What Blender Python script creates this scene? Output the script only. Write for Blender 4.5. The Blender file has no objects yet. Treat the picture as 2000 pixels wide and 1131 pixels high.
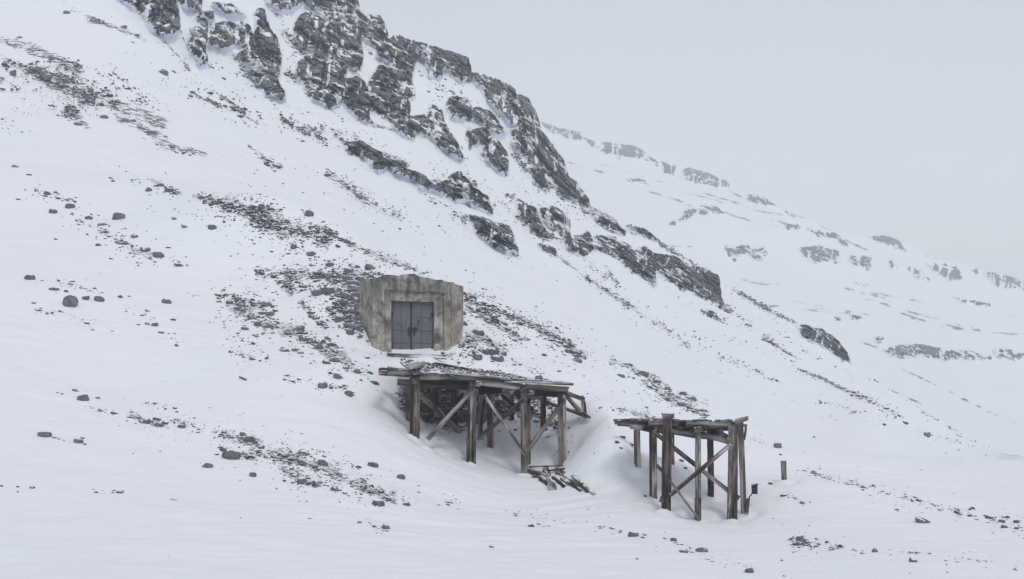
import bpy, bmesh, math, random
import numpy as np
from mathutils import Vector, Matrix

random.seed(7); RNG = np.random.default_rng(11)
C = bpy.context.scene.collection
F = 50.0 / 36.0 * 2000.0          # focal length in photo pixels (2000 px wide)
CX, CY = 1000.0, 565.5

# ------------------------------------------------------------------ camera, world, sun, exposure
cam_d = bpy.data.cameras.new('camera'); cam_d.lens = 50; cam_d.sensor_width = 36
cam_d.clip_end = 6000; cam_d.clip_start = 0.1
cam = bpy.data.objects.new('camera', cam_d); C.objects.link(cam)
cam.location = (0, 0, 0); cam.rotation_euler = (math.radians(90), 0, 0)
bpy.context.scene.camera = cam

SUN_EL, SUN_ROT = 50.0, 160.0
w = bpy.data.worlds.new('World'); bpy.context.scene.world = w; w.use_nodes = True
nt = w.node_tree; nt.nodes.clear()
out = nt.nodes.new('ShaderNodeOutputWorld'); bg = nt.nodes.new('ShaderNodeBackground'); bg2 = nt.nodes.new('ShaderNodeBackground')
sky = nt.nodes.new('ShaderNodeTexSky'); sky.sky_type = 'NISHITA'; sky.sun_disc = False
sky.sun_elevation = math.radians(SUN_EL); sky.sun_rotation = math.radians(SUN_ROT)
nt.links.new(sky.outputs[0], bg.inputs[0]); bg.inputs[1].default_value = 0.05
# overcast cloud deck: pale grey-blue, faintly mottled
tc = nt.nodes.new('ShaderNodeTexCoord'); nz = nt.nodes.new('ShaderNodeTexNoise'); nz.inputs['Scale'].default_value = 1.6
nz.inputs['Detail'].default_value = 4; nz.inputs['Roughness'].default_value = .5
rp = nt.nodes.new('ShaderNodeValToRGB')
rp.color_ramp.elements[0].position = .3; rp.color_ramp.elements[0].color = (0.486, 0.468, 0.448, 1)
rp.color_ramp.elements[1].position = .7; rp.color_ramp.elements[1].color = (0.540, 0.518, 0.497, 1)
nt.links.new(tc.outputs['Generated'], nz.inputs['Vector']); nt.links.new(nz.outputs[0], rp.inputs[0])
sx = nt.nodes.new('ShaderNodeSeparateXYZ'); nt.links.new(tc.outputs['Generated'], sx.inputs[0])
hr = nt.nodes.new('ShaderNodeValToRGB'); hr.color_ramp.elements[0].position = 0.0; hr.color_ramp.elements[0].color = (.88, .93, 1.0, 1)
hr.color_ramp.elements[1].position = .28; hr.color_ramp.elements[1].color = (1, 1, 1, 1); nt.links.new(sx.outputs['Z'], hr.inputs[0])
mx = nt.nodes.new('ShaderNodeMix'); mx.data_type = 'RGBA'; mx.blend_type = 'MULTIPLY'; mx.inputs[0].default_value = 1
nt.links.new(rp.outputs[0], mx.inputs[6]); nt.links.new(hr.outputs[0], mx.inputs[7])
nt.links.new(mx.outputs[2], bg2.inputs[0]); bg2.inputs[1].default_value = 0.93
add = nt.nodes.new('ShaderNodeAddShader'); nt.links.new(bg.outputs[0], add.inputs[0]); nt.links.new(bg2.outputs[0], add.inputs[1])
nt.links.new(add.outputs[0], out.inputs[0])
sd = bpy.data.lights.new('sun', 'SUN'); sd.energy = 1.0; sd.angle = math.radians(14); sd.color = (1, .96, .92)
sun = bpy.data.objects.new('sun', sd); C.objects.link(sun)
az = math.radians(SUN_ROT); el = math.radians(SUN_EL)
sdir = Vector((math.sin(az) * math.cos(el), math.cos(az) * math.cos(el), math.sin(el)))
sun.rotation_euler = sdir.to_track_quat('Z', 'Y').to_euler()
sc = bpy.context.scene
sc.view_settings.view_transform = 'Standard'; sc.view_settings.look = 'None'
sc.view_settings.exposure = 0.03; sc.view_settings.gamma = 1.0
sc.cycles.volume_bounces = 3; sc.cycles.max_bounces = 8

# ------------------------------------------------------------------ helpers
def P(px, py, d):
    return Vector(((px - CX) / F * d, d, (CY - py) / F * d))

def _hash(ix, iy, iz, seed):
    h = (ix.astype(np.int64) * 374761393 + iy.astype(np.int64) * 668265263 + iz.astype(np.int64) * 2147483647 + seed * 974634777) & 0xffffffff
    h = ((h ^ (h >> 13)) * 1274126177) & 0xffffffff
    h = ((h ^ (h >> 16)) * 2246822519) & 0xffffffff
    h = h ^ (h >> 15)
    return (h & 0xffffff) / float(0xffffff)

def vnoise(x, y, z, seed=0):
    ix, iy, iz = np.floor(x), np.floor(y), np.floor(z)
    fx, fy, fz = x - ix, y - iy, z - iz
    fx = fx * fx * (3 - 2 * fx); fy = fy * fy * (3 - 2 * fy); fz = fz * fz * (3 - 2 * fz)
    r = 0
    for dx in (0, 1):
        wx = fx if dx else 1 - fx
        for dy in (0, 1):
            wy = fy if dy else 1 - fy
            for dz in (0, 1):
                wz = fz if dz else 1 - fz
                r = r + wx * wy * wz * _hash(ix + dx, iy + dy, iz + dz, seed)
    return r

def fbm(x, y, z, seed=0, octv=4, gain=.5):
    a, s, t = 1.0, 0, 0
    for k in range(octv):
        s = s + a * vnoise(x, y, z, seed + k * 17); t += a
        a *= gain; x = x * 2.03 + 5.1; y = y * 2.03 + 1.7; z = z * 2.03 + 9.2
    return s / t            # 0..1, mean .5

def worley(x, y, z, seed=0):
    """nearest-cell blocks: distance gap F2-F1, the cell's random number and the offset from its centre"""
    ix, iy, iz = np.floor(x), np.floor(y), np.floor(z)
    f1 = np.full(x.shape, 9.0); f2 = f1.copy(); rid = np.zeros(x.shape); ox = rid.copy(); oz = rid.copy()
    for dx in (-1, 0, 1):
        for dy in (-1, 0, 1):
            for dz in (-1, 0, 1):
                a, b, c = ix + dx, iy + dy, iz + dz
                ax = a + .1 + .8 * _hash(a, b, c, seed) - x; ay = b + .1 + .8 * _hash(a, b, c, seed + 1) - y; az_ = c + .1 + .8 * _hash(a, b, c, seed + 2) - z
                d = ax * ax + ay * ay + az_ * az_; n1 = d < f1
                f2 = np.where(n1, f1, np.minimum(f2, d)); f1 = np.where(n1, d, f1)
                rid = np.where(n1, _hash(a, b, c, seed + 3), rid); ox = np.where(n1, -ax, ox); oz = np.where(n1, -az_, oz)
    return np.sqrt(f2) - np.sqrt(f1), rid, ox, oz

class TPS:
    def __init__(s, pts, vals, lam=0.0):
        p = np.array(pts, float); v = np.array(vals, float); s.sc = p.std() or 1.0; s.mu = p.mean(0)
        p = (p - s.mu) / s.sc; n = len(p); s.p = p
        d = np.linalg.norm(p[:, None] - p[None], axis=2)
        K = np.where(d > 0, d * d * np.log(d + 1e-12), 0) + lam * np.eye(n)
        Pm = np.c_[np.ones(n), p]
        A = np.block([[K, Pm], [Pm.T, np.zeros((3, 3))]])
        s.w = np.linalg.solve(A, np.r_[v, 0, 0, 0])
    def __call__(s, x, y):
        x = (x - s.mu[0]) / s.sc; y = (y - s.mu[1]) / s.sc
        r = s.w[-3] + s.w[-2] * x + s.w[-1] * y
        for (a, b), wt in zip(s.p, s.w):
            d2 = (x - a) ** 2 + (y - b) ** 2
            r = r + wt * 0.5 * d2 * np.log(d2 + 1e-12)
        return r

def mesh_from(verts, faces_flat, nper, name, smooth=True):
    me = bpy.data.meshes.new(name)
    nv = len(verts); nf = len(faces_flat) // nper
    me.vertices.add(nv); me.vertices.foreach_set('co', np.ascontiguousarray(verts, dtype=np.float32).ravel())
    me.loops.add(nf * nper); me.loops.foreach_set('vertex_index', np.ascontiguousarray(faces_flat, dtype=np.int32))
    me.polygons.add(nf); me.polygons.foreach_set('loop_start', np.arange(0, nf * nper, nper, dtype=np.int32))
    me.polygons.foreach_set('loop_total', np.full(nf, nper, dtype=np.int32))
    me.polygons.foreach_set('use_smooth', np.full(nf, smooth, dtype=bool))
    me.update(calc_edges=True)
    return me

def grid_mesh(X, Y, Z, name, attrs=None):
    """X[col,row] ... columns left to right, rows near to far"""
    nc, nr = X.shape
    v = np.stack([X, Y, Z], 2).reshape(-1, 3)
    i = (np.arange(nc - 1)[:, None] * nr + np.arange(nr - 1)[None]).ravel()
    f = np.stack([i, i + nr, i + nr + 1, i + 1], 1).ravel()
    me = mesh_from(v, f, 4, name)
    for k, a in (attrs or {}).items():
        at = me.attributes.new(k, 'FLOAT', 'POINT'); at.data.foreach_set('value', a.reshape(-1).astype(np.float32))
    return me

def link(o, parent=None):
    C.objects.link(o)
    if parent: o.parent = parent
    return o
def tag(o, label=None, cat=None, group=None, kind=None):
    if label: o['label'] = label
    if cat: o['category'] = cat
    if group: o['group'] = group
    if kind: o['kind'] = kind
    return o
def empty(name, loc):
    e = bpy.data.objects.new(name, None); e.location = loc; e.empty_display_size = .3
    return link(e)

# ------------------------------------------------------------------ materials
def mat(name):
    m = bpy.data.materials.new(name); m.use_nodes = True
    n = m.node_tree; b = n.nodes['Principled BSDF']; return m, n, b
def N(n, t, **kw):
    x = n.nodes.new(t)
    for k, v in kw.items():
        if k in x.inputs.keys(): x.inputs[k].default_value = v
        else: setattr(x, k, v)
    return x
def ramp(n, src, stops):
    r = n.nodes.new('ShaderNodeValToRGB'); e = r.color_ramp.elements
    while len(e) < len(stops): e.new(.5)
    for q, (p, c) in zip(e, stops):
        q.position = p; q.color = (c if isinstance(c, tuple) else (c, c, c)) + (1,)
    n.links.new(src, r.inputs[0]); return r.outputs[0]
def math_(n, op, a, b=None, clamp=False):
    x = n.nodes.new('ShaderNodeMath'); x.operation = op; x.use_clamp = clamp
    for i, v in enumerate((a, b)):
        if v is None: continue
        if isinstance(v, (int, float)): x.inputs[i].default_value = v
        else: n.links.new(v, x.inputs[i])
    return x.outputs[0]
def mixc(n, f, a, b, mode='MIX'):
    x = n.nodes.new('ShaderNodeMix'); x.data_type = 'RGBA'; x.blend_type = mode
    for i, v in ((0, f), (6, a), (7, b)):
        if isinstance(v, (int, float)): x.inputs[i].default_value = v
        elif isinstance(v, tuple): x.inputs[i].default_value = v + (1,)
        else: n.links.new(v, x.inputs[i])
    return x.outputs[2]
def noise(n, vec, scale, detail=4, rough=.55, dist=0.0):
    x = N(n, 'ShaderNodeTexNoise', Scale=scale, Detail=detail, Roughness=rough, Distortion=dist)
    if vec is not None: n.links.new(vec, x.inputs['Vector'])
    return x.outputs[0]
def mapping(n, vec, scale=(1, 1, 1), rot=(0, 0, 0)):
    x = n.nodes.new('ShaderNodeMapping'); x.inputs['Scale'].default_value = scale; x.inputs['Rotation'].default_value = rot
    n.links.new(vec, x.inputs['Vector']); return x.outputs[0]
def bump(n, h, dist, strength=1.0, prev=None):
    x = N(n, 'ShaderNodeBump', Distance=dist, Strength=strength); n.links.new(h, x.inputs['Height'])
    if prev is not None: n.links.new(prev, x.inputs['Normal'])
    return x.outputs[0]

SNOW = (0.785, 0.822, 0.872)
def snow_height(n, pos, s=1.0):
    wind = noise(n, mapping(n, pos, (.35 * s, 1.3 * s, 1.1 * s), (0, .35, .25)), 1.0, 4, .55, .4)
    fine = noise(n, pos, 9 * s, 3, .6)
    return math_(n, 'ADD', wind, math_(n, 'MULTIPLY', fine, .06))

def rock_color(n, pos, s, lo=.045, hi=.17):
    big = noise(n, pos, .25 * s, 5, .6, .5)
    fine = noise(n, pos, 2.2 * s, 6, .7)
    strat = noise(n, mapping(n, pos, (.25 * s, .25 * s, .9 * s), (.2, .35, 0)), 1.0, 5, .65)
    vst = noise(n, mapping(n, pos, (1.5 * s, 1.5 * s, .28 * s), (.1, .22, 0)), 1.0, 5, .65)
    v = math_(n, 'ADD', math_(n, 'MULTIPLY', big, .28), math_(n, 'ADD', math_(n, 'MULTIPLY', fine, .22), math_(n, 'ADD', math_(n, 'MULTIPLY', strat, .12), math_(n, 'MULTIPLY', vst, .38))))
    m = (lo + hi) / 2
    col = ramp(n, v, [(.36, (lo * .85, lo * .92, lo * 1.05)), (.5, (m * .82, m * .88, m * .98)), (.64, (hi * .94, hi * .99, hi * 1.07))])
    return col, fine

def terrain_material(name, scale, rlo, rhi, snow_scale, crisp=(.42, .58), bumpd=.5, nfine=3.2):
    m, n, b = mat(name)
    geo = n.nodes.new('ShaderNodeNewGeometry'); pos = geo.outputs['Position']
    at = N(n, 'ShaderNodeAttribute', attribute_name='rock')
    nf = noise(n, pos, nfine * scale, 5, .7)
    nf2 = noise(n, mapping(n, pos, (1, 1, 2.2), (.3, .5, 0)), nfine * .45 * scale, 6, .68)
    nn = math_(n, 'ADD', math_(n, 'MULTIPLY', math_(n, 'SUBTRACT', nf, .5), .75), math_(n, 'MULTIPLY', math_(n, 'SUBTRACT', nf2, .5), .7))
    v = math_(n, 'ADD', at.outputs['Fac'], nn)
    gate = math_(n, 'MULTIPLY', at.outputs['Fac'], 6.0, True)
    f = math_(n, 'MULTIPLY', ramp(n, v, [(crisp[0], 0.0), (crisp[1], 1.0)]), gate)
    rc, rf = rock_color(n, pos, scale, rlo, rhi)
    # a thin dusting of snow lies over the roughest rock
    pale = ramp(n, noise(n, mapping(n, pos, (.5 * scale, .5 * scale, .22 * scale)), 1.0, 4, .6), [(.47, 0.0), (.6, .7)])
    rc = mixc(n, pale, rc, tuple(rhi * k for k in (1.04, 1.1, 1.2)))
    dust = ramp(n, noise(n, pos, 3.5 * scale, 3, .7), [(.55, 0.0), (.72, .30)])
    rc = mixc(n, dust, rc, SNOW)
    tint = noise(n, pos, .05, 3)
    sn = mixc(n, tint, (.775, .812, .862), (.81, .84, .88))
    n.links.new(mixc(n, f, sn, rc), b.inputs['Base Color'])
    b.inputs['Roughness'].default_value = .75; b.inputs['Specular IOR Level'].default_value = .2
    h = snow_height(n, pos, snow_scale)
    b1 = bump(n, h, .16 / snow_scale, .5)
    vert = noise(n, mapping(n, pos, (1.3 * scale, 1.3 * scale, .3 * scale), (.1, .15, 0)), 1.0, 5, .65, .3)
    rh = math_(n, 'MULTIPLY', math_(n, 'ADD', math_(n, 'ADD', noise(n, pos, .8 * scale, 6, .65, .6), vert), math_(n, 'MULTIPLY', rf, .5)), f)
    n.links.new(bump(n, rh, bumpd, .8, b1), b.inputs['Normal'])
    return m

M_NEAR = terrain_material('snow_hillside', 4.0, .03, .12, 1.0, crisp=(.40, .54), bumpd=.08, nfine=2.2)
M_MTN = terrain_material('snow_mountain', .5, .030, .24, .25, crisp=(.46, .56), bumpd=1.2)
M_FAR = terrain_material('snow_far_mountain', .16, .02, .10, .1, crisp=(.44, .60), bumpd=1.5)

def stone_material(name, snow_amt, lo, hi, obj=True):
    m, n, b = mat(name)
    geo = n.nodes.new('ShaderNodeNewGeometry')
    if obj:
        t = n.nodes.new('ShaderNodeTexCoord'); oi = n.nodes.new('ShaderNodeObjectInfo')
        va = n.nodes.new('ShaderNodeVectorMath'); va.operation = 'ADD'
        n.links.new(geo.outputs['Position'], va.inputs[0]); n.links.new(oi.outputs['Random'], va.inputs[1]); pos = va.outputs[0]
    else: pos = geo.outputs['Position']
    c, rf = rock_color(n, pos, 5.0, lo, hi)
    big = noise(n, pos, .9, 2)
    c = mixc(n, math_(n, 'MULTIPLY', big, .55), c, (.095, .095, .092))
    sep = n.nodes.new('ShaderNodeSeparateXYZ'); n.links.new(geo.outputs['Normal'], sep.inputs[0])
    s = math_(n, 'ADD', sep.outputs['Z'], math_(n, 'MULTIPLY', math_(n, 'SUBTRACT', noise(n, pos, 3.0, 4, .6), .5), 1.3))
    f = ramp(n, s, [(1.0 - snow_amt - .03, 0.0), (1.0 - snow_amt + .05, 1.0)])
    n.links.new(mixc(n, f, c, SNOW), b.inputs['Base Color'])
    b.inputs['Roughness'].default_value = .85; b.inputs['Specular IOR Level'].default_value = .25
    n.links.new(bump(n, math_(n, 'ADD', noise(n, pos, 6, 6, .7), rf), .05, .7), b.inputs['Normal'])
    return m
M_STONE = stone_material('boulder_stone', .15, .06, .33)
M_RUBBLE = stone_material('rubble_stone', .16, .022, .14, False)

def wood_material(name, lo, mid, hi, snow=.0):
    m, n, b = mat(name)
    t = n.nodes.new('ShaderNodeTexCoord'); oi = n.nodes.new('ShaderNodeObjectInfo'); geo = n.nodes.new('ShaderNodeNewGeometry')
    va = n.nodes.new('ShaderNodeVectorMath'); va.operation = 'MULTIPLY_ADD'
    va.inputs[1].default_value = (1, 1, 1)
    n.links.new(t.outputs['Object'], va.inputs[0])
    rv = math_(n, 'MULTIPLY', oi.outputs['Random'], 40.0); n.links.new(rv, va.inputs[2])
    pos = va.outputs[0]
    g1 = noise(n, mapping(n, pos, (.4, 5.0, 5.0)), 1.0, 5, .65, .6)
    g2 = noise(n, mapping(n, pos, (1.2, 34, 34)), 1.0, 3, .6, .3)
    bl = noise(n, mapping(n, pos, (.9, 2, 2)), 1.0, 3, .5)
    v = math_(n, 'ADD', math_(n, 'MULTIPLY', g1, .6), math_(n, 'ADD', math_(n, 'MULTIPLY', g2, .12), math_(n, 'MULTIPLY', bl, .28)))
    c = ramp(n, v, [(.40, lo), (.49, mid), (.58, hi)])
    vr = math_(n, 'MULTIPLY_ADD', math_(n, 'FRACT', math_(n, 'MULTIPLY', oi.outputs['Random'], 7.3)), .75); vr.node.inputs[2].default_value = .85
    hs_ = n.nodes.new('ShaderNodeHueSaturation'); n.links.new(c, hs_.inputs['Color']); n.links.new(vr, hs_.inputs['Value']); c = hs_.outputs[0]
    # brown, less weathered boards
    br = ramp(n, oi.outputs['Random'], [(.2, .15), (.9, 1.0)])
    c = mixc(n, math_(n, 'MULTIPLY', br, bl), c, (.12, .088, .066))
    crack = ramp(n, noise(n, mapping(n, pos, (.35, 16, 16)), 1.0, 2, .5, .2), [(.33, 1.0), (.38, 0.0)])
    c = mixc(n, math_(n, 'MULTIPLY', crack, .8), c, (.015, .014, .013))
    if snow:
        sep = n.nodes.new('ShaderNodeSeparateXYZ'); n.links.new(geo.outputs['Normal'], sep.inputs[0])
        s = math_(n, 'ADD', math_(n, 'MULTIPLY', sep.outputs['Z'], .5), math_(n, 'MULTIPLY', math_(n, 'SUBTRACT', noise(n, geo.outputs['Position'], 2.2, 4, .6), .5), 1.5))
        c = mixc(n, ramp(n, s, [(.78 - snow, 0.0), (.86 - snow, 1.0)]), c, SNOW)
    n.links.new(c, b.inputs['Base Color']); b.inputs['Roughness'].default_value = .85; b.inputs['Specular IOR Level'].default_value = .2
    n.links.new(bump(n, math_(n, 'SUBTRACT', v, math_(n, 'MULTIPLY', crack, .4)), .03, .9), b.inputs['Normal'])
    return m
M_WOOD = wood_material('weathered_timber', (.010, .009, .008), (.105, .10, .096), (.42, .41, .40), .0)
M_WOODS = wood_material('weathered_timber_snowy', (.010, .009, .009), (.12, .116, .112), (.42, .415, .405), .30)
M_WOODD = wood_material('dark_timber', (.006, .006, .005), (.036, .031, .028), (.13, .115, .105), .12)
M_DECK = wood_material('deck_timber', (.03, .028, .027), (.09, .085, .08), (.18, .175, .17), .42)

def concrete_material():
    m, n, b = mat('board_formed_concrete')
    geo = n.nodes.new('ShaderNodeNewGeometry'); pos = geo.outputs['Position']
    board = noise(n, mapping(n, pos, (4.2, 4.2, .25)), 1.0, 2, .4)            # vertical boards
    streak = noise(n, mapping(n, pos, (2.6, 2.6, 1.0)), 1.0, 7, .72, .4)
    blot = noise(n, pos, 1.5, 7, .72, .5)
    fine = noise(n, pos, 14, 5, .7)
    v = math_(n, 'ADD', math_(n, 'MULTIPLY', blot, .62), math_(n, 'ADD', math_(n, 'MULTIPLY', streak, .28), math_(n, 'MULTIPLY', board, .1)))
    c = ramp(n, v, [(.38, (.15, .137, .12)), (.46, (.31, .29, .26)), (.53, (.46, .435, .395)), (.62, (.60, .57, .52))])
    ochre = ramp(n, noise(n, mapping(n, pos, (1.6, 1.6, .6)), 1.0, 4, .6), [(.50, 0.0), (.68, .45)])
    c = mixc(n, ochre, c, (.30, .265, .21))
    sx = n.nodes.new('ShaderNodeSeparateXYZ'); n.links.new(pos, sx.inputs[0])
    bi = math_(n, 'FLOOR', math_(n, 'MULTIPLY', sx.outputs['X'], 4.0))
    wn = N(n, 'ShaderNodeTexWhiteNoise'); wn.noise_dimensions = '1D'; n.links.new(bi, wn.inputs['W'])
    c = mixc(n, math_(n, 'MULTIPLY', wn.outputs['Value'], .10), c, (.10, .092, .082))
    fr = math_(n, 'FRACT', math_(n, 'MULTIPLY', sx.outputs['X'], 4.0))
    seam = ramp(n, fr, [(.0, .8), (.08, 0.0)])
    c = mixc(n, math_(n, 'MULTIPLY', seam, streak), c, (.05, .045, .04))
    dk = ramp(n, noise(n, mapping(n, pos, (1, 1, .7)), 1.5, 7, .75, .6), [(.50, 0.0), (.62, .85)])
    c = mixc(n, dk, c, (.085, .078, .068))
    # run-off stains come down from the broken top edge
    sep = n.nodes.new('ShaderNodeSeparateXYZ'); n.links.new(pos, sep.inputs[0])
    top = n.nodes.new('ShaderNodeMapRange'); n.links.new(sep.outputs['Z'], top.inputs[0])
    top.inputs[1].default_value = -1.3; top.inputs[2].default_value = .7
    st = math_(n, 'MULTIPLY', ramp(n, noise(n, mapping(n, pos, (2.4, 2.4, .7)), 1.0, 6, .7, .5), [(.44, 0.0), (.58, 1.0)]), top.outputs[0])
    c = mixc(n, math_(n, 'MULTIPLY', st, .8), c, (.05, .046, .042))
    pit = ramp(n, noise(n, pos, 9, 3, .6), [(.30, 1.0), (.35, 0.0)])
    c = mixc(n, math_(n, 'MULTIPLY', pit, .7), c, (.05, .045, .04))
    c = mixc(n, ramp(n, fine, [(.3, .25), (.7, 0.0)]), c, (.1, .095, .09))
    # snow on the upward faces
    sn = n.nodes.new('ShaderNodeSeparateXYZ'); n.links.new(geo.outputs['True Normal'], sn.inputs[0])
    s = math_(n, 'ADD', sn.outputs['Z'], math_(n, 'SUBTRACT', noise(n, pos, 2.5, 3), .5))
    c = mixc(n, ramp(n, s, [(.8, 0.0), (.88, 1.0)]), c, SNOW)
    n.links.new(c, b.inputs['Base Color']); b.inputs['Roughness'].default_value = .9; b.inputs['Specular IOR Level'].default_value = .2
    wv = N(n, 'ShaderNodeTexWave', Scale=1.35, Distortion=.6, Detail=1); wv.bands_direction = 'X'; n.links.new(pos, wv.inputs['Vector'])
    line = ramp(n, wv.outputs['Fac'], [(.02, 0.0), (.09, 1.0)])
    hh = math_(n, 'ADD', math_(n, 'MULTIPLY', line, .35), math_(n, 'ADD', blot, math_(n, 'MULTIPLY', fine, .5)))
    n.links.new(bump(n, hh, .05, .8), b.inputs['Normal'])
    return m
M_CONC = concrete_material()

def steel_material(name, col, rust):
    m, n, b = mat(name)
    geo = n.nodes.new('ShaderNodeNewGeometry'); pos = geo.outputs['Position']
    a = noise(n, mapping(n, pos, (2.0, 2.0, .9)), 1.0, 5, .6)
    c = ramp(n, a, [(.3, tuple(x * .85 for x in col)), (.7, tuple(x * 1.1 for x in col))])
    r = ramp(n, noise(n, mapping(n, pos, (5, 5, 2)), 1.0, 5, .7), [(.55, 0.0), (.68, rust)])
    c = mixc(n, r, c, (.05, .032, .025))
    n.links.new(c, b.inputs['Base Color']); b.inputs['Metallic'].default_value = .25; b.inputs['Roughness'].default_value = .55
    n.links.new(bump(n, noise(n, pos, 1.6, 4), .03, .5), b.inputs['Normal'])
    return m
M_STEEL = steel_material('grey_painted_steel', (.145, .158, .178), .6)
M_SEAM = steel_material('dark_seam_steel', (.10, .112, .128), .6)
M_RUST = steel_material('dark_rusty_iron', (.03, .028, .028), .8)

# ------------------------------------------------------------------ NEAR HILLSIDE: height field fitted through surveyed points (photo column, photo row, distance)
NEAR = [
 (-300,1131,34),(0,1131,34),(250,1131,34),(500,1131,35),(750,1131,35),(1000,1131,36),(1250,1131,36.5),(1500,1131,37),(1750,1131,37),(2000,1131,38),(2300,1131,38),
 (0,950,44),(0,750,56),(0,560,70),(0,430,88),(0,310,110),(-300,300,108),(-300,560,66),(-300,850,48),
 (250,950,46),(250,750,60),(250,560,74),(250,420,90),(250,345,104),(400,372,100),
 (500,950,48),(500,800,57),(500,650,68),(500,500,82),(520,398,95),(600,412,92),
 (750,960,49),(750,840,57),(740,740,61.5),(600,560,77),(640,640,70),(690,560,74),(680,450,88),(735,700,65.5),(700,640,69),
 (760,512,80),(830,538,78),(910,580,77),(1000,618,76),(1100,662,76),(1200,705,76),(1300,750,75),(1400,795,74),(1500,838,73),(1600,870,72),(1800,893,74),(2000,908,76),(2300,930,76),
 (763,692,68),(806,694,67.6),(866,695,67.7),(712,655,68.6),(905,671,68.4),(840,702,66),
 (811,850,58),(887,832,62),(938,852,61),(958,873,60.5),(920,906,58),(1024,927,58),(1062,834,62),(1098,912,59),(790,815,60),(765,770,61),
 (830,735,65.2),(900,745,65.6),(960,752,65.6),(1040,765,64.8),(1150,802,61),(1150,722,68),(1000,700,69),(960,640,73),(1250,780,68),
 (1180,870,58.2),(1120,962,54),(1180,1005,49),(1000,1005,50),(850,985,50),(830,910,54.5),(900,960,52.5),
 (1302,999,50),(1363,1016,50),(1432,1016,50),(1453,1002,50.6),(1240,908,54.4),(1276,981,51.3),(1313,911,54),(1388,974,53),(1531,941,54),(1195,830,60),
 (1500,1080,42),(1700,900,62),(1700,1000,50),(2000,1000,52),(2000,930,64),(1300,830,63),(1450,880,60),(1600,925,58),(1380,925,56.5),
 (2300,1000,52)]
npts, nval = [], []
for px, py, d in NEAR:
    p = P(px, py, d); npts.append((p.x, p.y)); nval.append(p.z)
for px, py, d in [(-300,300,108),(0,310,110),(250,345,104),(400,372,100),(520,398,95)]:      # ground behind the brow, merging with the mountain foot
    p = P(px, py, d); npts.append((p.x * 1.15, p.y + 14)); nval.append(p.z - .6)
for px, py, d in [(600,412,92),(760,512,80),(910,580,77),(1100,662,76),(1300,750,75),(1500,838,73),(1800,893,74),(2000,908,76),(2300,930,76)]:
    p = P(px, py, d); npts.append((p.x * 1.15, p.y + 12)); nval.append(p.z - 2.6)
    npts.append((p.x * 1.4, p.y + 34)); nval.append(p.z - 9)
for x in (-24, -12, 0, 12, 24):
    npts.append((x * .6, 18)); nval.append(-7.3 - .01 * x)
    npts.append((x * .4, 2)); nval.append(-7.3)
near_tps = TPS(npts, nval, 1e-5)
BASES = [(812,850,58),(887,832,62),(935,852,61),(958,873,60.5),(921,906,58),(1024,927,58),(1062,834,62),(1100,912,59),(836,857,57.2),(796,816,60),
         (1300,999,50),(1363,1016,50),(1430,1016,50),(1453,1002,50.5),(1245,905,53.6),(1276,981,51.5),(1313,911,54),(1388,974,53),(1531,941,54)]
BASES = [((a - CX) / F * d, d) for a, b, d in BASES]

def near_height(px, Y):
    """height of the hillside on the line of sight column px at distance Y (arrays)"""
    pc = np.clip(px, -420, 2420); Xc = (pc - CX) / F * Y
    z = near_tps(Xc, Y)
    X = (px - CX) / F * Y
    z = z + (fbm(X / 9, Y / 9, X * 0, 3, 3) - .5) * .55 * np.clip((Y - 15) / 40, 0, 1)
    z = z + (fbm(X / 2.2 + Y / 5, Y / 1.6, X * 0, 5, 3) - .5) * .16
    z = z + (fbm(X / .5, Y / .5, X * 0, 9, 2) - .5) * .03
    st = 1 - np.abs(2 * fbm(X / 3.5 + Y / 9, Y / 1.1 - X * .12, X * 0, 31, 3) - 1)      # low wind-carved ridges
    z = z + (st - .6) * .12 * np.clip(fbm(X / 12, Y / 12, X * 0, 33, 2) * 3 - 1.1, 0, 1)
    dx_ = X - 3.9; dy_ = Y - 55.6                                   # the drift banked up between the two trestles
    z = z + 1.15 * np.exp(-((dx_ / np.where(dx_ > 0, .85, 1.5)) ** 2 + (dy_ / np.where(dy_ > 0, 5.0, 2.0)) ** 2) ** 1.25)
    for bx_, by_ in BASES:
        r2 = (X - bx_) ** 2 + (Y - by_) ** 2
        z = z + .05 * np.exp(-r2 / .10) - .10 * np.exp(-((np.sqrt(r2) - .45) / .25) ** 2)
    return z

cols = np.concatenate([np.arange(-2600, -60, 60), np.arange(-60, 2060, 2.5), np.arange(2060, 4700, 60)])
rows = np.concatenate([np.linspace(2, 30, 30)[:-1], np.linspace(30, 90, 430), np.linspace(90, 150, 70)[1:]])
PXg, Yg = np.meshgrid(cols, rows, indexing='ij')
# push the far rows down a little so that the hillside dives under the mountain foot
Zg = near_height(PXg, Yg)
Xg = (PXg - CX) / F * Yg

# crest of the hillside in the photo = first maximum of the projected height
PYg = CY - Zg / Yg * F

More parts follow.
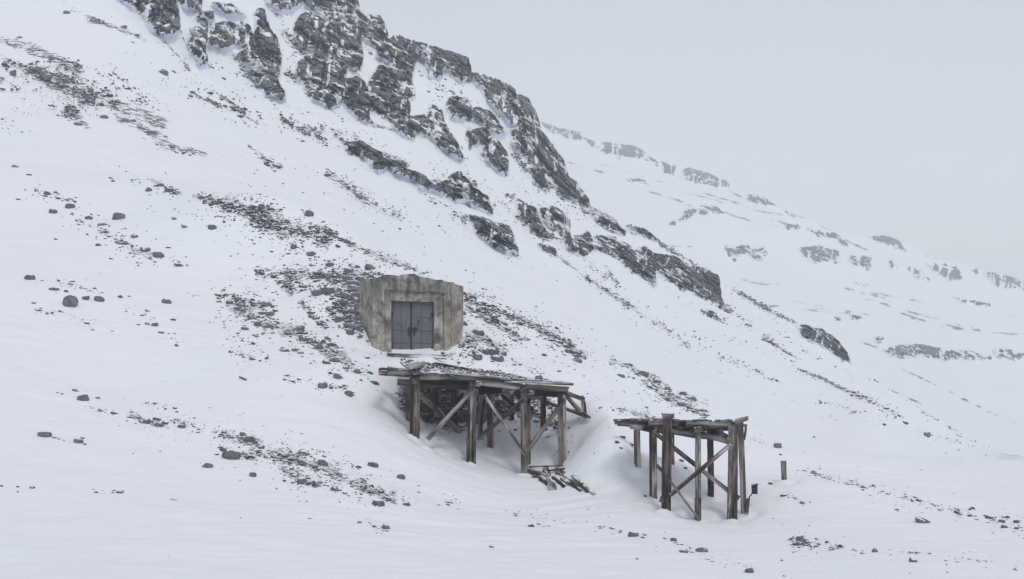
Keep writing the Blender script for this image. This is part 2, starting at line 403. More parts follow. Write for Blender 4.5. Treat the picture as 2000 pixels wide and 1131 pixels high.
# ------------------------------------------------------------------ rock survey of the hillside and the mountain (photo coordinates)
R_ = {}
def region(key, phrase, boulders=(), bands=()):
    R_[key] = (phrase, boulders, bands)
region('brow_left', 'on the upper left open snow',
 [(92,377,14),(103,412,16),(137,401,18),(28,323,15),(57,340,10),(36,388,8),(115,386,10),(231,422,24),(175,424,16),(200,436,17),(262,460,15),(245,474,14),(283,485,19),(310,497,20),(349,514,20),(192,477,10),(218,504,9),(110,466,8),(329,482,9),(171,457,7),(364,501,5),(130,389,9),(148,385,6),(50,370,6)],
 [((70,370),(150,395),5,26,3,7),((130,420),(215,455),8,22,3,6),((230,470),(310,505),9,55,3,8),((180,440),(260,480),7,22,3,6),((330,505),(375,520),3,6,2,5)])
region('big_boulder', 'around the big round boulder',
 [(59,541,20),(106,561,21),(137,590,29),(194,583,19),(169,581,17),(142,548,9),(235,578,12),(66,590,10),(75,605,10),(92,612,7),(120,607,10),(170,630,10),(181,643,9),(130,568,9),(185,562,8),(82,547,6),(252,578,5)],
 [((110,548),(200,575),8,26,3,6),((65,600),(110,615),4,12,2,5),((120,610),(185,640),6,18,2,5)])
region('mid_left', 'on plain snow left of the portal rubble',
 [(325,587,18),(288,605,12),(339,623,10),(304,633,13),(315,648,11),(288,631,10),(270,633,8),(345,673,10),(335,660,5),(219,646,5),(341,651,5)],
 [((240,600),(300,625),6,16,2,5),((335,650),(360,675),4,8,2,5),((350,570),(400,580),5,6,2,4)])
region('upper_left', 'on the smooth upper left slope',
 [(217,347,9),(221,353,8),(290,370,14),(315,361,13),(330,371,16),(341,374,10),(341,425,11),(361,440,14),(415,443,16),(258,351,6),(290,349,6)],
 [((300,357),(350,378),5,40,3,7),((250,345),(290,360),4,10,2,5),((370,415),(440,450),6,6,2,4)])
region('crest_band', 'in the crest band above the portal',
 [(395,385,14),(603,417,17),(573,481,14),(608,494,16),(643,515,18),(661,479,12),(510,404,15),(541,397,6),(700,520,12),(610,440,13),(640,462,10),(560,431,14),(520,449,10),(478,407,10)],
 [((390,385),(450,400),10,60,3,8),((440,400),(530,415),14,190,3,9),((500,425),(640,465),16,200,3,9),((620,440),(690,478),5,80,3,8),((690,480),(770,512),5,80,3,7),((770,512),(845,538),4,60,2,6),((545,480),(640,520),18,40,2,6),((480,420),(560,455),10,60,3,7),((700,505),(760,525),5,20,2,6)])
region('wall_side', 'heaped left of the portal',
 [(620,569,25),(642,566,24),(660,573,15),(722,521,21),(681,529,19),(744,533,13),(680,632,26),(664,622,20),(683,648,15),(640,560,12),(700,545,16),(690,560,16),(697,575,20),(690,590,18),(700,604,20),(684,607,16),(696,622,18),(705,640,16),(715,534,16),(727,539,13),(741,534,10),(676,548,14),(699,588,19),(702,612,20),(703,575,15),(696,566,17),(701,632,16),(674,575,17),(668,590,15),(676,607,18),(688,640,13),(655,590,12),(665,605,14)],
 [((498,530),(560,538),6,90,3,8),((555,535),(640,538),9,110,3,9),((560,550),(640,565),10,60,3,8),((640,540),(700,540),12,150,4,10),((688,545),(695,640),14,300,5,14),((700,655),(745,690),6,50,2,6),((705,545),(740,532),5,60,3,8),((655,560),(680,620),13,90,4,10),((590,590),(638,640),5,50,3,8),((640,600),(665,625),5,30,3,8),((700,650),(760,690),3,90,2,7),((706,648),(730,672),4,40,3,9),((866,694),(903,670),4,60,2,7),((545,540),(575,570),6,40,3,7)])
region('left_rubble', 'in the boulder field left of the trestle',
 [(520,592,21),(512,610,16),(527,612,17),(475,605,14),(504,633,15),(523,634,23),(478,640,15),(448,590,15),(472,600,13),(457,578,10),(424,575,9),(428,588,10),(560,649,15),(583,642,22),(556,681,19),(587,686,17),(577,682,14),(623,677,20),(591,659,18),(610,665,14),(650,671,19),(652,700,22),(637,706,17),(659,733,20),(676,718,13),(697,725,15),(732,745,17),(630,751,19),(681,768,16),(717,697,12),(493,699,14),(557,740,9),(495,670,10),(502,656,9),(532,649,9),(690,710,10),(722,727,12),(640,660,13),(632,666,11),(598,662,15),(655,686,12),(494,585,10),(538,605,12),(486,618,9),(515,650,8),(672,752,8),(705,741,7),(508,704,6),(521,699,9),(423,619,6),(438,640,5),(645,728,8),(670,700,9),(608,690,7)],
 [((430,580),(530,600),16,90,3,9),((455,600),(540,640),16,80,3,9),((560,645),(665,690),13,120,3,9),((640,690),(720,735),11,60,3,8),((600,742),(700,765),8,26,3,7),((445,682),(500,700),6,18,2,6),((555,735),(590,745),8,10,2,6),((430,640),(520,690),14,22,2,6)])
region('right_crest', 'on the crest right of the portal',
 [(934,648,21),(932,695,20),(962,685,27),(971,698,24),(947,687,15),(985,690,16),(1063,692,12),(955,664,12),(903,610,16),(905,631,16),(1125,690,20),(1127,703,17),(920,601,12),(945,608,12),(965,617,13),(985,630,12),(1005,648,12),(1080,655,12),(1093,668,14),(1105,675,14),(1110,685,14),(957,603,9),(1015,711,8),(1000,700,7),(1092,723,9),(920,663,11),(915,655,10)],
 [((903,572),(960,602),6,120,3,9),((955,600),(1020,628),6,130,3,8),((1010,622),(1070,648),7,140,3,8),((1060,645),(1120,680),8,150,3,10),((1105,670),(1140,705),8,90,3,10),((915,590),(985,640),12,130,3,9),((905,650),(930,690),9,50,3,8),((920,660),(980,680),10,70,3,8),((985,640),(1020,665),8,60,3,8),((1010,660),(1100,700),16,40,2,5),((960,700),(1060,730),10,30,2,6),((1120,680),(1200,712),6,40,2,5),((880,690),(930,705),6,50,2,5)])
region('lower_crest', 'on the crest above the trestle gap',
 [(1229,711,14),(1213,733,14),(1198,709,9),(1281,744,17),(1255,729,20),(1244,726,12),(1304,760,14),(1347,774,24),(1335,768,14),(1304,780,13),(1356,765,9),(1262,795,8),(1375,781,10),(1253,742,9),(1228,735,8),(1218,709,7),(1312,747,10),(1270,755,12),(1290,770,9),(1298,773,9),(1370,800,10),(1350,795,9),(1218,764,6),(1237,738,7)],
 [((1190,700),(1240,722),6,40,3,7),((1240,722),(1300,745),5,50,3,8),((1265,745),(1320,780),9,70,3,8),((1300,770),(1380,812),9,110,3,8),((1330,765),(1380,785),5,30,3,7),((1205,796),(1262,812),4,50,2,6),((1240,806),(1290,818),4,50,3,7),((1230,750),(1290,790),12,20,2,5),((1140,770),(1200,800),8,12,2,5),((1380,785),(1430,805),5,16,2,5)])
region('lower_left', 'in the lower left stone band',
 [(147,761,11),(164,776,22),(191,776,9),(195,800,13),(283,820,22),(306,816,19),(309,827,22),(324,825,12),(354,831,17),(434,848,10),(474,847,14),(487,857,21),(451,886,35),(405,907,21),(494,927,14),(423,886,10),(434,878,10),(342,795,12),(303,787,10),(222,805,12),(258,814,10),(512,872,15),(520,892,10),(594,882,23),(593,898,27),(630,903,22),(569,893,19),(589,939,21),(615,947,12),(567,930,8),(556,938,9),(572,941,10),(662,925,15),(654,954,17),(674,962,10),(739,981,25),(758,974,15),(728,906,20),(783,931,17),(699,911,10),(794,983,17),(702,971,7),(386,843,8),(625,930,9),(470,853,12),(112,766,6),(121,769,6),(360,825,7),(346,804,6),(380,816,5),(817,960,8),(817,948,6),(634,890,9)],
 [((165,795),(230,806),4,18,2,5),((250,812),(330,830),6,50,3,8),((330,815),(440,850),7,50,2,6),((440,850),(500,865),8,60,3,8),((430,875),(500,892),7,50,3,8),((500,880),(560,900),9,50,3,8),((545,885),(640,918),12,160,3,8),((555,920),(620,950),9,70,3,8),((600,935),(660,950),6,30,3,6),((650,922),(710,950),10,80,3,9),((700,945),(770,978),10,100,3,9),((770,972),(820,985),5,20,3,6),((280,785),(330,798),3,16,2,6),((840,970),(900,990),8,12,2,6),((640,900),(700,915),5,20,2,5)])
region('bottom_left', 'on the bottom left snow',
 [(87,846,24),(107,853,10),(152,860,18),(160,854,9),(166,867,7),(339,974,10),(233,960,13),(64,950,12),(188,961,8),(35,950,6),(35,960,5),(3,948,8),(115,857,5),(125,860,4),(313,880,6),(260,885,4),(222,957,6),(240,958,6),(330,1086,4),(470,1011,4)],
 [((110,855),(140,863),2,6,2,4),((180,955),(240,965),4,8,2,5)])
region('bottom_mid', 'on snow below the first trestle',
 [(754,1028,18),(702,1019,10),(606,1011,9),(732,1027,9),(736,1040,5),(873,979,10),(875,985,7),(1037,1026,12),(1008,1002,8),(1008,1007,6),(1053,1022,10),(1062,1027,6),(1073,1027,7),(960,1067,8),(1147,1019,4),(895,993,7),(722,1021,5)],
 [((990,995),(1070,1015),4,18,2,4),((860,970),(900,985),5,6,2,4),((720,1020),(760,1040),5,10,2,5),((1080,1015),(1140,1020),3,5,2,3)])
region('bottom_right', 'in the line below the second trestle',
 [(1236,1043,21),(1260,1043,11),(1256,1049,8),(1197,1030,12),(1213,1036,7),(1180,1027,5),(1316,1054,13),(1299,1051,7),(1370,1073,21),(1335,1076,15),(1353,1078,8),(1349,1070,5),(1464,1114,18),(1454,1104,5),(1245,1091,6),(1163,1038,4),(1392,1088,4),(1282,1067,4),(1325,1063,6),(1332,1063,6)],
 [((1165,1028),(1215,1036),3,14,2,6),((1310,1052),(1350,1072),3,14,2,5),((1370,1085),(1420,1108),5,12,2,5),((1420,1090),(1480,1112),4,10,2,4)])
region('right_line', 'in the thin line right of the trestles',
 [(1568,980,13),(1554,973,7),(1530,966,12),(1506,943,12),(1518,870,15),(1524,887,7),(1751,994,9),(1795,976,12),(1787,970,8),(1803,1014,29),(1899,992,10),(1870,1000,12),(1876,1003,10),(1932,1010,14),(1956,1017,13),(1967,1009,11),(1985,1018,12),(1962,1028,13),(1986,1031,11),(1929,1019,9),(1908,1014,7),(1706,948,9),(1723,959,7),(1768,965,7),(1699,967,5),(1836,995,8),(1663,938,8),(1690,951,10),(1600,925,7),(1608,931,8),(1570,918,6)],
 [((1565,917),(1625,935),4,30,2,7),((1620,933),(1700,955),4,40,2,6),((1700,955),(1800,980),4,36,2,6),((1800,980),(1880,1000),4,30,2,6),((1870,998),(2010,1028),8,70,2,7),((1740,985),(1780,1000),4,8,2,4),((1535,965),(1580,985),3,10,2,6),((1460,850),(1500,872),4,14,2,5)])
region('corner_heap', 'in the bottom right heap',
 [(1557,1060,21),(1573,1055,23),(1589,1063,21),(1545,1061,13),(1564,1052,16),(1580,1060,14),(1623,1071,13),(1596,1052,9),(1615,1058,9),(1641,1066,12),(1636,1069,8),(1686,1079,10),(1708,1075,14),(1784,1093,18),(1779,1077,10),(1790,1078,7),(1738,1073,5),(1740,1083,5),(1985,1111,9),(1893,1091,8),(1870,1096,8),(1849,1094,7),(1849,1102,5),(1527,1094,6),(1532,1124,7),(1852,1117,6),(1985,1106,5),(1671,1075,6)],
 [((1545,1055),(1600,1066),5,50,3,8),((1600,1060),(1650,1070),4,16,2,5),((1660,1072),(1690,1079),2,6,2,5),((1760,1075),(1800,1082),3,8,2,5),((1810,1082),(2000,1108),6,26,2,5)])
region('under_deck', 'beneath the trestle decks',
 [(785,795,13),(778,768,12),(790,776,10),(782,782,9),(1216,852,13),(1205,862,10),(1232,866,14),(1213,873,9),(1043,800,14),(1048,820,12),(1035,815,10),(1066,838,8),(1262,968,9),(1330,898,11),(1338,913,10)],
 [((772,765),(796,805),7,40,3,8),((825,770),(905,845),6,60,3,7),((1035,790),(1100,840),9,60,3,8),((830,765),(930,800),16,150,4,13),((940,775),(1040,795),12,110,4,12),((820,790),(880,830),9,60,4,11),((1040,780),(1090,800),9,40,4,10),((1070,840),(1110,875),8,16,2,5)])
# stones lying on the mountain slope behind
region('mountain_left', 'on the upper left mountain belt',
 [(285,257,22),(294,259,20),(240,235,20),(203,229,18),(275,250,16),(27,140,17),(38,75,13),(130,25,15),(318,140,18),(152,243,16),(145,232,15),(75,135,18),(85,145,18),(395,298,12),(378,300,10),(92,150,16),(10,125,12),(5,172,10),(240,53,16),(195,45,14),(265,68,14),(410,180,12),(420,200,12),(470,225,12),(440,205,9),(340,140,8),(97,205,6),(104,206,7),(385,108,10),(437,152,9),(258,235,14),(300,245,14),(222,222,12),(370,292,10),(345,285,9)],
 [((0,80),(70,98),10,90,3,8),((60,98),(155,130),10,110,3,8),((0,112),(110,155),11,110,3,8),((0,150),(40,180),6,26,3,7),((60,130),(110,160),9,60,4,10),((110,155),(190,190),18,170,3,9),((170,185),(320,240),17,230,3,9),((130,212),(172,250),12,170,4,10),((230,235),(320,275),10,80,4,10),((305,280),(400,302),8,110,3,8),((0,235),(60,262),8,24,2,6),((0,70),(150,160),34,260,2,6),((100,140),(330,260),34,300,2,6),((300,250),(420,310),16,60,2,5),((120,0),(185,45),8,50,3,8),((180,40),(282,78),11,150,3,9),((300,60),(370,135),6,70,3,8),((375,178),(432,208),6,60,3,8),((430,185),(503,240),8,80,3,9),((220,140),(280,200),9,60,2,6),((330,215),(400,265),8,28,2,4),((365,248),(450,305),4,30,2,5),((0,60),(30,70),4,10,2,5),((80,10),(120,30),5,14,2,5),((95,160),(140,210),10,30,2,5),((180,270),(240,320),14,10,2,4)])
region('mountain_mid', 'on the streaked mid mountain slope',
 [(545,325,10),(520,318,12),(500,300,9),(436,152,8),(614,308,8),(640,340,12),(535,378,7),(1087,500,12),(1151,545,11),(1227,590,8)],
 [((485,288),(545,325),5,60,3,9),((548,228),(608,262),6,70,4,9),((608,245),(638,280),4,40,4,9),((612,300),(650,350),6,24,2,6),((640,335),(720,390),7,110,2,7),((700,380),(790,428),6,90,2,6),((650,262),(700,290),5,40,3,8),((620,240),(700,270),5,30,2,6),((840,385),(900,420),8,60,2,6),((900,390),(1000,400),8,30,2,5),((1050,480),(1110,515),5,60,3,8),((1100,512),(1190,570),4,90,2,6),((1190,570),(1280,630),4,110,2,6),((1280,625),(1350,680),5,70,2,5),((900,425),(960,470),6,60,2,6),((850,440),(960,520),14,30,2,4),((1180,515),(1210,560),5,40,2,6),((1140,500),(1190,540),8,60,2,6),((700,285),(800,320),6,90,3,8),((560,200),(640,235),6,16,2,5),((1000,500),(1100,600),20,20,2,4),((480,250),(560,330),14,18,2,4),((740,390),(830,450),10,20,2,4),((330,140),(480,200),12,18,2,5)])
region('mountain_right', 'on the mountain foot at right',
 [(1380,612,14),(1393,618,12),(1396,628,9),(1502,665,12),(1510,670,10),(1540,690,12),(1595,700,8),(1518,742,7),(1676,771,9),(1731,796,10),(1756,811,8),(1768,824,10),(1810,848,13),(1603,785,7),(1670,803,7),(1727,828,7),(1590,852,7),(1870,835,9),(1903,848,10),(1983,876,9)],
 [((1260,560),(1360,615),5,60,2,5),((1370,605),(1420,630),5,50,3,8),((1405,590),(1470,640),5,60,2,6),((1400,630),(1460,670),8,40,2,5),((1490,655),(1560,705),5,80,3,8),((1340,650),(1440,715),6,50,2,5),((1440,700),(1520,745),5,60,2,5),((1560,720),(1600,735),3,50,2,6),((1600,735),(1680,775),4,80,2,6),((1670,765),(1760,815),4,80,2,6),((1690,760),(1800,805),3,70,2,5),((1800,805),(1905,852),4,80,2,6),((1850,830),(1910,855),5,60,3,7),((1900,855),(1990,880),3,36,2,5),((1430,562),(1500,602),3,110,2,6),((1490,598),(1565,638),3,120,2,6),((1560,680),(1640,720),6,30,2,5),((1620,650),(1662,705),5,70,3,8),((1650,700),(1800,800),4,60,2,5),((1590,780),(1680,805),3,24,2,5),((1790,840),(1900,870),4,20,2,4),((1440,570),(1540,620),8,20,2,4),((1240,560),(1330,600),12,30,2,4),((1460,830),(1530,855),3,12,2,4)])
region('cliff_foot', 'at the mountain cliff foot', [],
 [((370,60),(410,135),6,60,3,8),((350,60),(372,110),5,30,3,8),((455,110),(500,165),9,60,3,9),((500,165),(555,198),6,50,3,9),((560,140),(600,160),8,50,3,8),((700,235),(740,250),5,40,3,8),((740,250),(830,270),6,60,3,8),((850,280),(905,312),6,70,3,8),((900,215),(960,250),10,60,3,8),((940,300),(990,342),6,50,3,8),((1000,300),(1070,370),9,110,3,8),((800,140),(900,190),14,60,3,8),((840,90),(920,130),8,50,3,8),((960,165),(1030,200),8,60,3,8),((1060,350),(1145,400),7,70,3,8),((990,380),(1060,420),6,80,3,8),((1090,380),(1200,430),8,120,3,8),((1140,410),(1240,460),7,90,3,8),((1225,440),(1300,480),5,90,3,8),((1290,475),(1400,545),4,110,3,8),((1010,420),(1070,465),8,80,3,8),((1040,450),(1110,470),8,60,3,8),((1180,490),(1280,560),9,110,3,8),((1300,540),(1400,590),8,90,3,8),((950,440),(1010,495),7,80,3,8),((910,420),(960,445),5,50,3,8),((680,280),(790,330),9,110,3,8),((780,330),(860,370),8,90,3,8),((850,355),(960,405),9,120,3,8),((880,340),(930,360),6,40,3,8),((1400,575),(1425,610),4,40,3,7),((560,60),(600,110),9,50,3,8),((700,85),(760,120),9,50,3,8),((720,120),(760,160),8,40,3,8),((640,220),(700,240),8,20,2,6),((380,40),(420,60),5,20,3,7),((480,0),(560,30),10,60,3,8),((350,0),(400,30),8,40,3,8),((545,60),(590,100),9,40,3,8)])

CLIFFS = [
 [(255,-30),(340,-30),(348,30),(350,62),(335,78),(300,62),(285,35),(258,18)],[(205,-40),(250,-20),(262,15),(235,5)],
 [(385,25),(415,25),(420,42),(400,48),(384,38)],[(410,10),(450,12),(480,35),(440,28)],
 [(415,50),(470,45),(490,60),(490,85),(440,98),(395,85),(372,62),(390,52)],[(345,0),(395,4),(388,22),(360,18)],
 [(370,78),(400,85),(403,130),(385,124),(368,100)],[(500,-30),(580,-30),(590,5),(560,22),(520,10)],
 [(495,25),(515,20),(525,60),(540,75),(547,115),(545,165),(558,190),(550,197),(520,182),(500,160),(482,145),(500,125),(465,125),(460,115),(480,95),(487,70),(500,60)],
 [(575,45),(590,20),(620,25),(660,65),(660,105),(640,115),(600,95),(572,80)],[(575,-30),(640,-30),(640,20),(600,15)],
 [(628,-40),(694,-40),(704,30),(706,130),(690,138),(662,112),(650,60),(630,30)],
 [(700,25),(742,32),(756,62),(755,82),(735,92),(705,72)],
 [(590,110),(640,100),(680,130),(668,150),(665,205),(640,214),(600,190),(585,160),(575,140)],
 [(668,155),(700,148),(716,170),(722,235),(735,250),(700,235),(672,205)],
 [(740,78),(775,66),(800,82),(814,115),(802,160),(812,188),(795,192),(770,152),(760,122),(730,112)],
 [(720,160),(740,130),(770,140),(795,190),(800,245),(808,277),(780,264),(755,235),(722,210)],
 [(795,80),(860,95),(918,112),(922,150),(900,158),(870,138),(830,118),(800,104)],[(830,120),(858,128),(862,152),(838,152)],
 [(918,145),(975,152),(1002,176),(1008,198),(970,192),(938,172)],
 [(985,190),(1034,190),(1052,235),(1055,268),(1030,256),(1000,242),(975,215),(945,190),(940,172),(960,165)],
 [(878,190),(905,188),(922,210),(960,215),(987,260),(970,268),(930,238),(880,232),(870,205)],
 [(838,205),(862,215),(872,250),(892,282),(905,314),(880,302),(860,285),(828,260),(833,235)],
 [(798,225),(830,228),(832,266),(800,256)],
 [(908,260),(945,253),(962,275),(987,290),(992,342),(970,332),(950,310),(938,275),(915,288)],
 [(998,250),(1040,248),(1064,262),(1084,288),(1100,312),(1112,350),(1090,352),(1050,327),(1015,292),(998,270)],
 [(1035,320),(1062,335),(1070,374),(1040,352)],[(1078,343),(1115,350),(1138,366),(1149,404),(1120,390),(1093,372)],
 [(670,280),(700,275),(740,300),(762,325),(742,337),(710,312),(680,300)],[(735,308),(790,318),(803,355),(770,338)],
 [(785,330),(830,345),(850,363),(870,355),(880,342),(897,338),(922,365),(952,385),(955,402),(963,424),(930,407),(895,392),(860,377),(820,367)],
 [(913,423),(940,430),(965,438),(990,443),(1002,470),(1011,495),(990,492),(965,477),(930,452)],
 [(1005,388),(1045,408),(1062,455),(1074,462),(1040,452),(1025,432),(1010,405)],
 [(1053,408),(1085,402),(1112,430),(1113,468),(1085,452),(1058,430)],[(1098,463),(1150,453),(1162,490),(1130,497),(1105,480)],
 [(1158,458),(1200,463),(1232,488),(1217,504),(1190,498),(1162,488)],[(1213,498),(1257,483),(1277,500),(1279,562),(1250,547),(1213,522)],
 [(1278,498),(1312,503),(1342,520),(1347,562),(1330,570),(1300,542),(1278,522)],[(1338,523),(1372,523),(1402,540),(1408,578),(1390,584),(1368,582),(1343,560)],
 [(1380,570),(1405,580),(1417,602),(1400,597)],[(1150,418),(1200,438),(1226,462),(1190,452)],[(1234,440),(1264,450),(1290,474),(1250,462)],[(1048,480),(1082,483),(1089,507),(1068,502)],
 [(1558,636),(1602,642),(1632,662),(1658,702),(1645,708),(1620,688),(1590,672),(1565,657)],[(1370,605),(1395,610),(1407,626),(1380,619)]]
FARC = [
 [(1052,236),(1085,246),(1100,262),(1070,258)],[(1085,252),(1132,258),(1142,275),(1100,272)],[(1163,280),(1252,288),(1260,303),(1235,307),(1168,296)],[(1200,285),(1212,286),(1212,310),(1203,305)],
 [(1140,270),(1170,285),(1160,290)],[(1293,316),(1320,322),(1317,342),(1293,336)],[(1333,328),(1372,332),(1402,346),(1426,366),(1395,364),(1370,360),(1338,352)],[(1255,302),(1300,322),(1290,326)],
 [(1462,380),(1497,384),(1518,408),(1490,402),(1462,393)],[(1530,408),(1560,424),(1548,426)],[(1335,415),(1378,402),(1400,404),(1412,417),(1385,413),(1345,425)],[(1305,440),(1340,420),(1350,424),(1310,443)],
 [(1415,478),(1463,480),(1462,490),(1445,500),(1425,498),(1418,490)],[(1463,488),(1495,481),(1499,498),(1485,506),(1465,500)],[(1560,484),(1600,480),(1642,495),(1637,512),(1600,512),(1566,499)],
 [(1530,437),(1560,442),(1560,449),(1535,446)],[(1565,444),(1640,462),(1650,472),(1600,462)],[(1637,470),(1656,474),(1656,482),(1640,478)],
 [(1658,500),(1702,504),(1704,532),(1685,524),(1664,514)],[(1697,463),(1722,459),(1745,466),(1778,492),(1750,486),(1715,474)],[(1735,510),(1755,515),(1752,528),(1738,522)],[(1768,520),(1800,528),(1818,554),(1790,542)],
 [(1805,512),(1872,522),(1884,550),(1860,552),(1832,538)],[(1893,520),(1912,530),(1905,534)],[(1925,530),(1990,542),(2010,572),(1985,566),(1950,558),(1928,548)],[(2010,560),(2080,590),(2060,598)],
 [(1430,502),(1440,508),(1432,512)],[(1585,508),(1600,514),(1592,518)],
 [(1705,658),(1720,655),(1722,668),(1708,664)],[(1732,680),(1768,672),(1822,680),(1820,698),(1800,694),(1760,692),(1735,691)],[(1820,680),(1868,688),(1870,706),(1850,702),(1824,696)],
 [(1870,685),(1902,692),(1902,708),(1890,704),(1872,700)],[(1905,690),(1940,696),(1938,702),(1908,698)],[(1938,682),(1975,684),(1988,706),(1970,702),(1945,700)],[(1985,690),(2040,700),(2040,706),(1990,702)],
 [(1625,618),(1640,616),(1642,624),(1630,624)],[(1655,616),(1680,618),(1680,626),(1660,624)],[(1640,548),(1700,560),(1690,562)],[(1860,582),(1930,595),(1940,602),(1880,592)],
 [(1222,350),(1262,353),(1258,357),(1226,354)]]

def raster(polys, x0=-100, y0=-60, wd=2300, ht=1240):
    img = np.zeros((ht, wd), np.float32)
    for pl in polys:
        a = np.array(pl, float); mn = a.min(0) - 1; mx = a.max(0) + 1
        xa, xb = int(max(mn[0] - x0, 0)), int(min(mx[0] - x0 + 1, wd)); ya, yb = int(max(mn[1] - y0, 0)), int(min(mx[1] - y0 + 1, ht))
        gx, gy = np.meshgrid(np.arange(xa, xb) + x0 + .5, np.arange(ya, yb) + y0 + .5)
        ins = np.zeros(gx.shape, bool)
        for i in range(len(a)):
            p, q = a[i], a[i - 1]
            with np.errstate(divide='ignore', invalid='ignore'):
                ins ^= ((p[1] > gy) != (q[1] > gy)) & (gx < (q[0] - p[0]) * (gy - p[1]) / (q[1] - p[1] + 1e-9) + p[0])
        img[ya:yb, xa:xb] = np.maximum(img[ya:yb, xa:xb], ins)
    return img
def blur(img, r):
    for ax in (0, 1):
        c = np.cumsum(np.concatenate([np.repeat(img.take([0], ax), r + 1, ax), img, np.repeat(img.take([-1], ax), r, ax)], ax), ax)
        n_ = img.shape[ax]
        img = (c.take(range(2 * r + 1, 2 * r + 1 + n_), ax) - c.take(range(0, n_), ax)) / (2 * r + 1)
    return img
def sample(img, px, py, x0=-100, y0=-60):
    x = np.clip(px - x0 - .5, 0, img.shape[1] - 1.001); y = np.clip(py - y0 - .5, 0, img.shape[0] - 1.001)
    ix = x.astype(int); iy = y.astype(int); fx = x - ix; fy = y - iy
    return (img[iy, ix] * (1 - fx) + img[iy, ix + 1] * fx) * (1 - fy) + (img[iy + 1, ix] * (1 - fx) + img[iy + 1, ix + 1] * fx) * fy

# gravel between the stones of the dense bands
grav = np.zeros((1240, 2300), np.float32)
for key, (ph, bo, bands) in R_.items():
    for (x1, y1), (x2, y2), hw, cnt, s1, s2 in bands:
        L = math.hypot(x2 - x1, y2 - y1) + 1
        den = cnt * (.5 * (s1 + s2)) ** 2 / (L * 2 * hw)
        xa, xb = int(min(x1, x2) - 3 * hw + 100), int(max(x1, x2) + 3 * hw + 100); ya, yb = int(min(y1, y2) - 3 * hw + 60), int(max(y1, y2) + 3 * hw + 60)
        xa, ya = max(xa, 0), max(ya, 0)
        gx, gy = np.meshgrid(np.arange(xa, min(xb, 2300)) - 100., np.arange(ya, min(yb, 1240)) - 60.)
        t = np.clip(((gx - x1) * (x2 - x1) + (gy - y1) * (y2 - y1)) / L ** 2, 0, 1)
        dd = np.hypot(gx - x1 - t * (x2 - x1), gy - y1 - t * (y2 - y1))
        grav[ya:ya + gx.shape[0], xa:xa + gx.shape[1]] += np.minimum(den, 1.6) * np.exp(-(dd / hw) ** 2)

gw = blur(blur(grav, 5), 5)
wxg = (fbm(PXg / 22, PYg / 16, PXg * 0, 61, 3) - .5) * 34; wyg = (fbm(PXg / 22, PYg / 16, PXg * 0, 62, 3) - .5) * 26
near_rock = np.clip((sample(grav, PXg + wxg, PYg + wyg) * .22 + sample(gw, PXg + wxg, PYg + wyg) * .14) * (.5 + fbm(PXg / 30, PYg / 20, PXg * 0, 63, 2)), 0, .40) * (Yg > 30)
# bare dark earth bank under the first deck, sheltered from the snow
def blob(px, py, cx, cy, rx, ry): return np.exp(-(((px - cx) / rx) ** 2 + ((py - cy) / ry) ** 2) ** 1.5)
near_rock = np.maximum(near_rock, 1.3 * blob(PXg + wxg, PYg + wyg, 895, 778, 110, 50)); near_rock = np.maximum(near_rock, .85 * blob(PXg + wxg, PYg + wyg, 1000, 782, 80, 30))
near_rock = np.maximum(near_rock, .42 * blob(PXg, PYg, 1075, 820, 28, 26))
me = grid_mesh(Xg, Yg, Zg, 'snow_hillside', {'rock': near_rock}); me.materials.append(M_NEAR)
o = link(bpy.data.objects.new('snow_hillside', me)); tag(o, 'near snow covered hillside with drifts carrying the portal and the trestles', kind='structure')

def hit_near(px, py):
    """where the line of sight through (px, py) first meets the near hillside, or None"""
    ci = int(np.clip(np.searchsorted(cols, px), 1, len(cols) - 1))
    i0 = 29
    col = PYg[ci]
    below = col[i0:] <= py
    if not below.any(): return None
    k = i0 + int(np.argmax(below))
    if k == i0: return P(px, py, rows[k])
    t = (col[k - 1] - py) / (col[k - 1] - col[k] + 1e-9)
    return P(px, py, rows[k - 1] + t * (rows[k] - rows[k - 1]))
crest_py = PYg[:, 29:].min(1)

# ------------------------------------------------------------------ MOUNTAIN
MSKY = np.array([(-300,-300),(300,-200),(600,-110),(660,-60),(696,0),(704,28),(740,33),(755,60),(775,68),(800,82),(860,98),(912,114),(920,146),(965,156),(1002,176),(1032,193),(1050,232),(1060,262),(1082,288),(1100,314),(1113,345),(1136,366),(1150,400),(1180,415),(1200,428),(1235,440),(1262,452),(1290,473),(1320,488),(1350,504),(1385,524),(1403,540),(1409,552),(1430,560),(1500,598),(1560,632),(1602,641),(1630,658),(1657,694),(1666,714),(1700,737),(1800,802),(1900,860),(1960,885),(2050,905),(2300,950)], float)
MFOOT = np.array([(-300,390),(0,400),(400,460),(600,500),(760,590),(900,660),(1100,745),(1400,875),(1600,945),(2000,985),(2300,1000)], float)
MD = [(-300,350,118),(0,320,118),(400,385,113),(600,430,112),(760,520,110),(900,590,108),(1100,670,108),(1400,805,106),(1600,875,102),(2000,925,98),(2300,950,98),
 (-300,-200,210),(0,0,200),(300,-150,240),(300,100,185),(0,150,155),(600,250,190),(500,150,210),(700,0,285),(800,150,262),(800,330,190),(915,130,292),(1030,200,295),(1000,300,265),(1000,480,185),(1145,395,290),(1250,455,290),(1200,560,190),(1400,560,290),(1560,635,285),(1450,700,170),(1660,705,270),(1800,800,230),(1700,830,135),(1950,882,180),(2300,950,140)]
md_tps = TPS([(a, b) for a, b, c in MD], [math.log(c) for a, b, c in MD], 1e-3)
def m_depth(px, py): return np.exp(np.clip(md_tps(np.asarray(px, float), np.asarray(py, float)), math.log(90), math.log(330)))

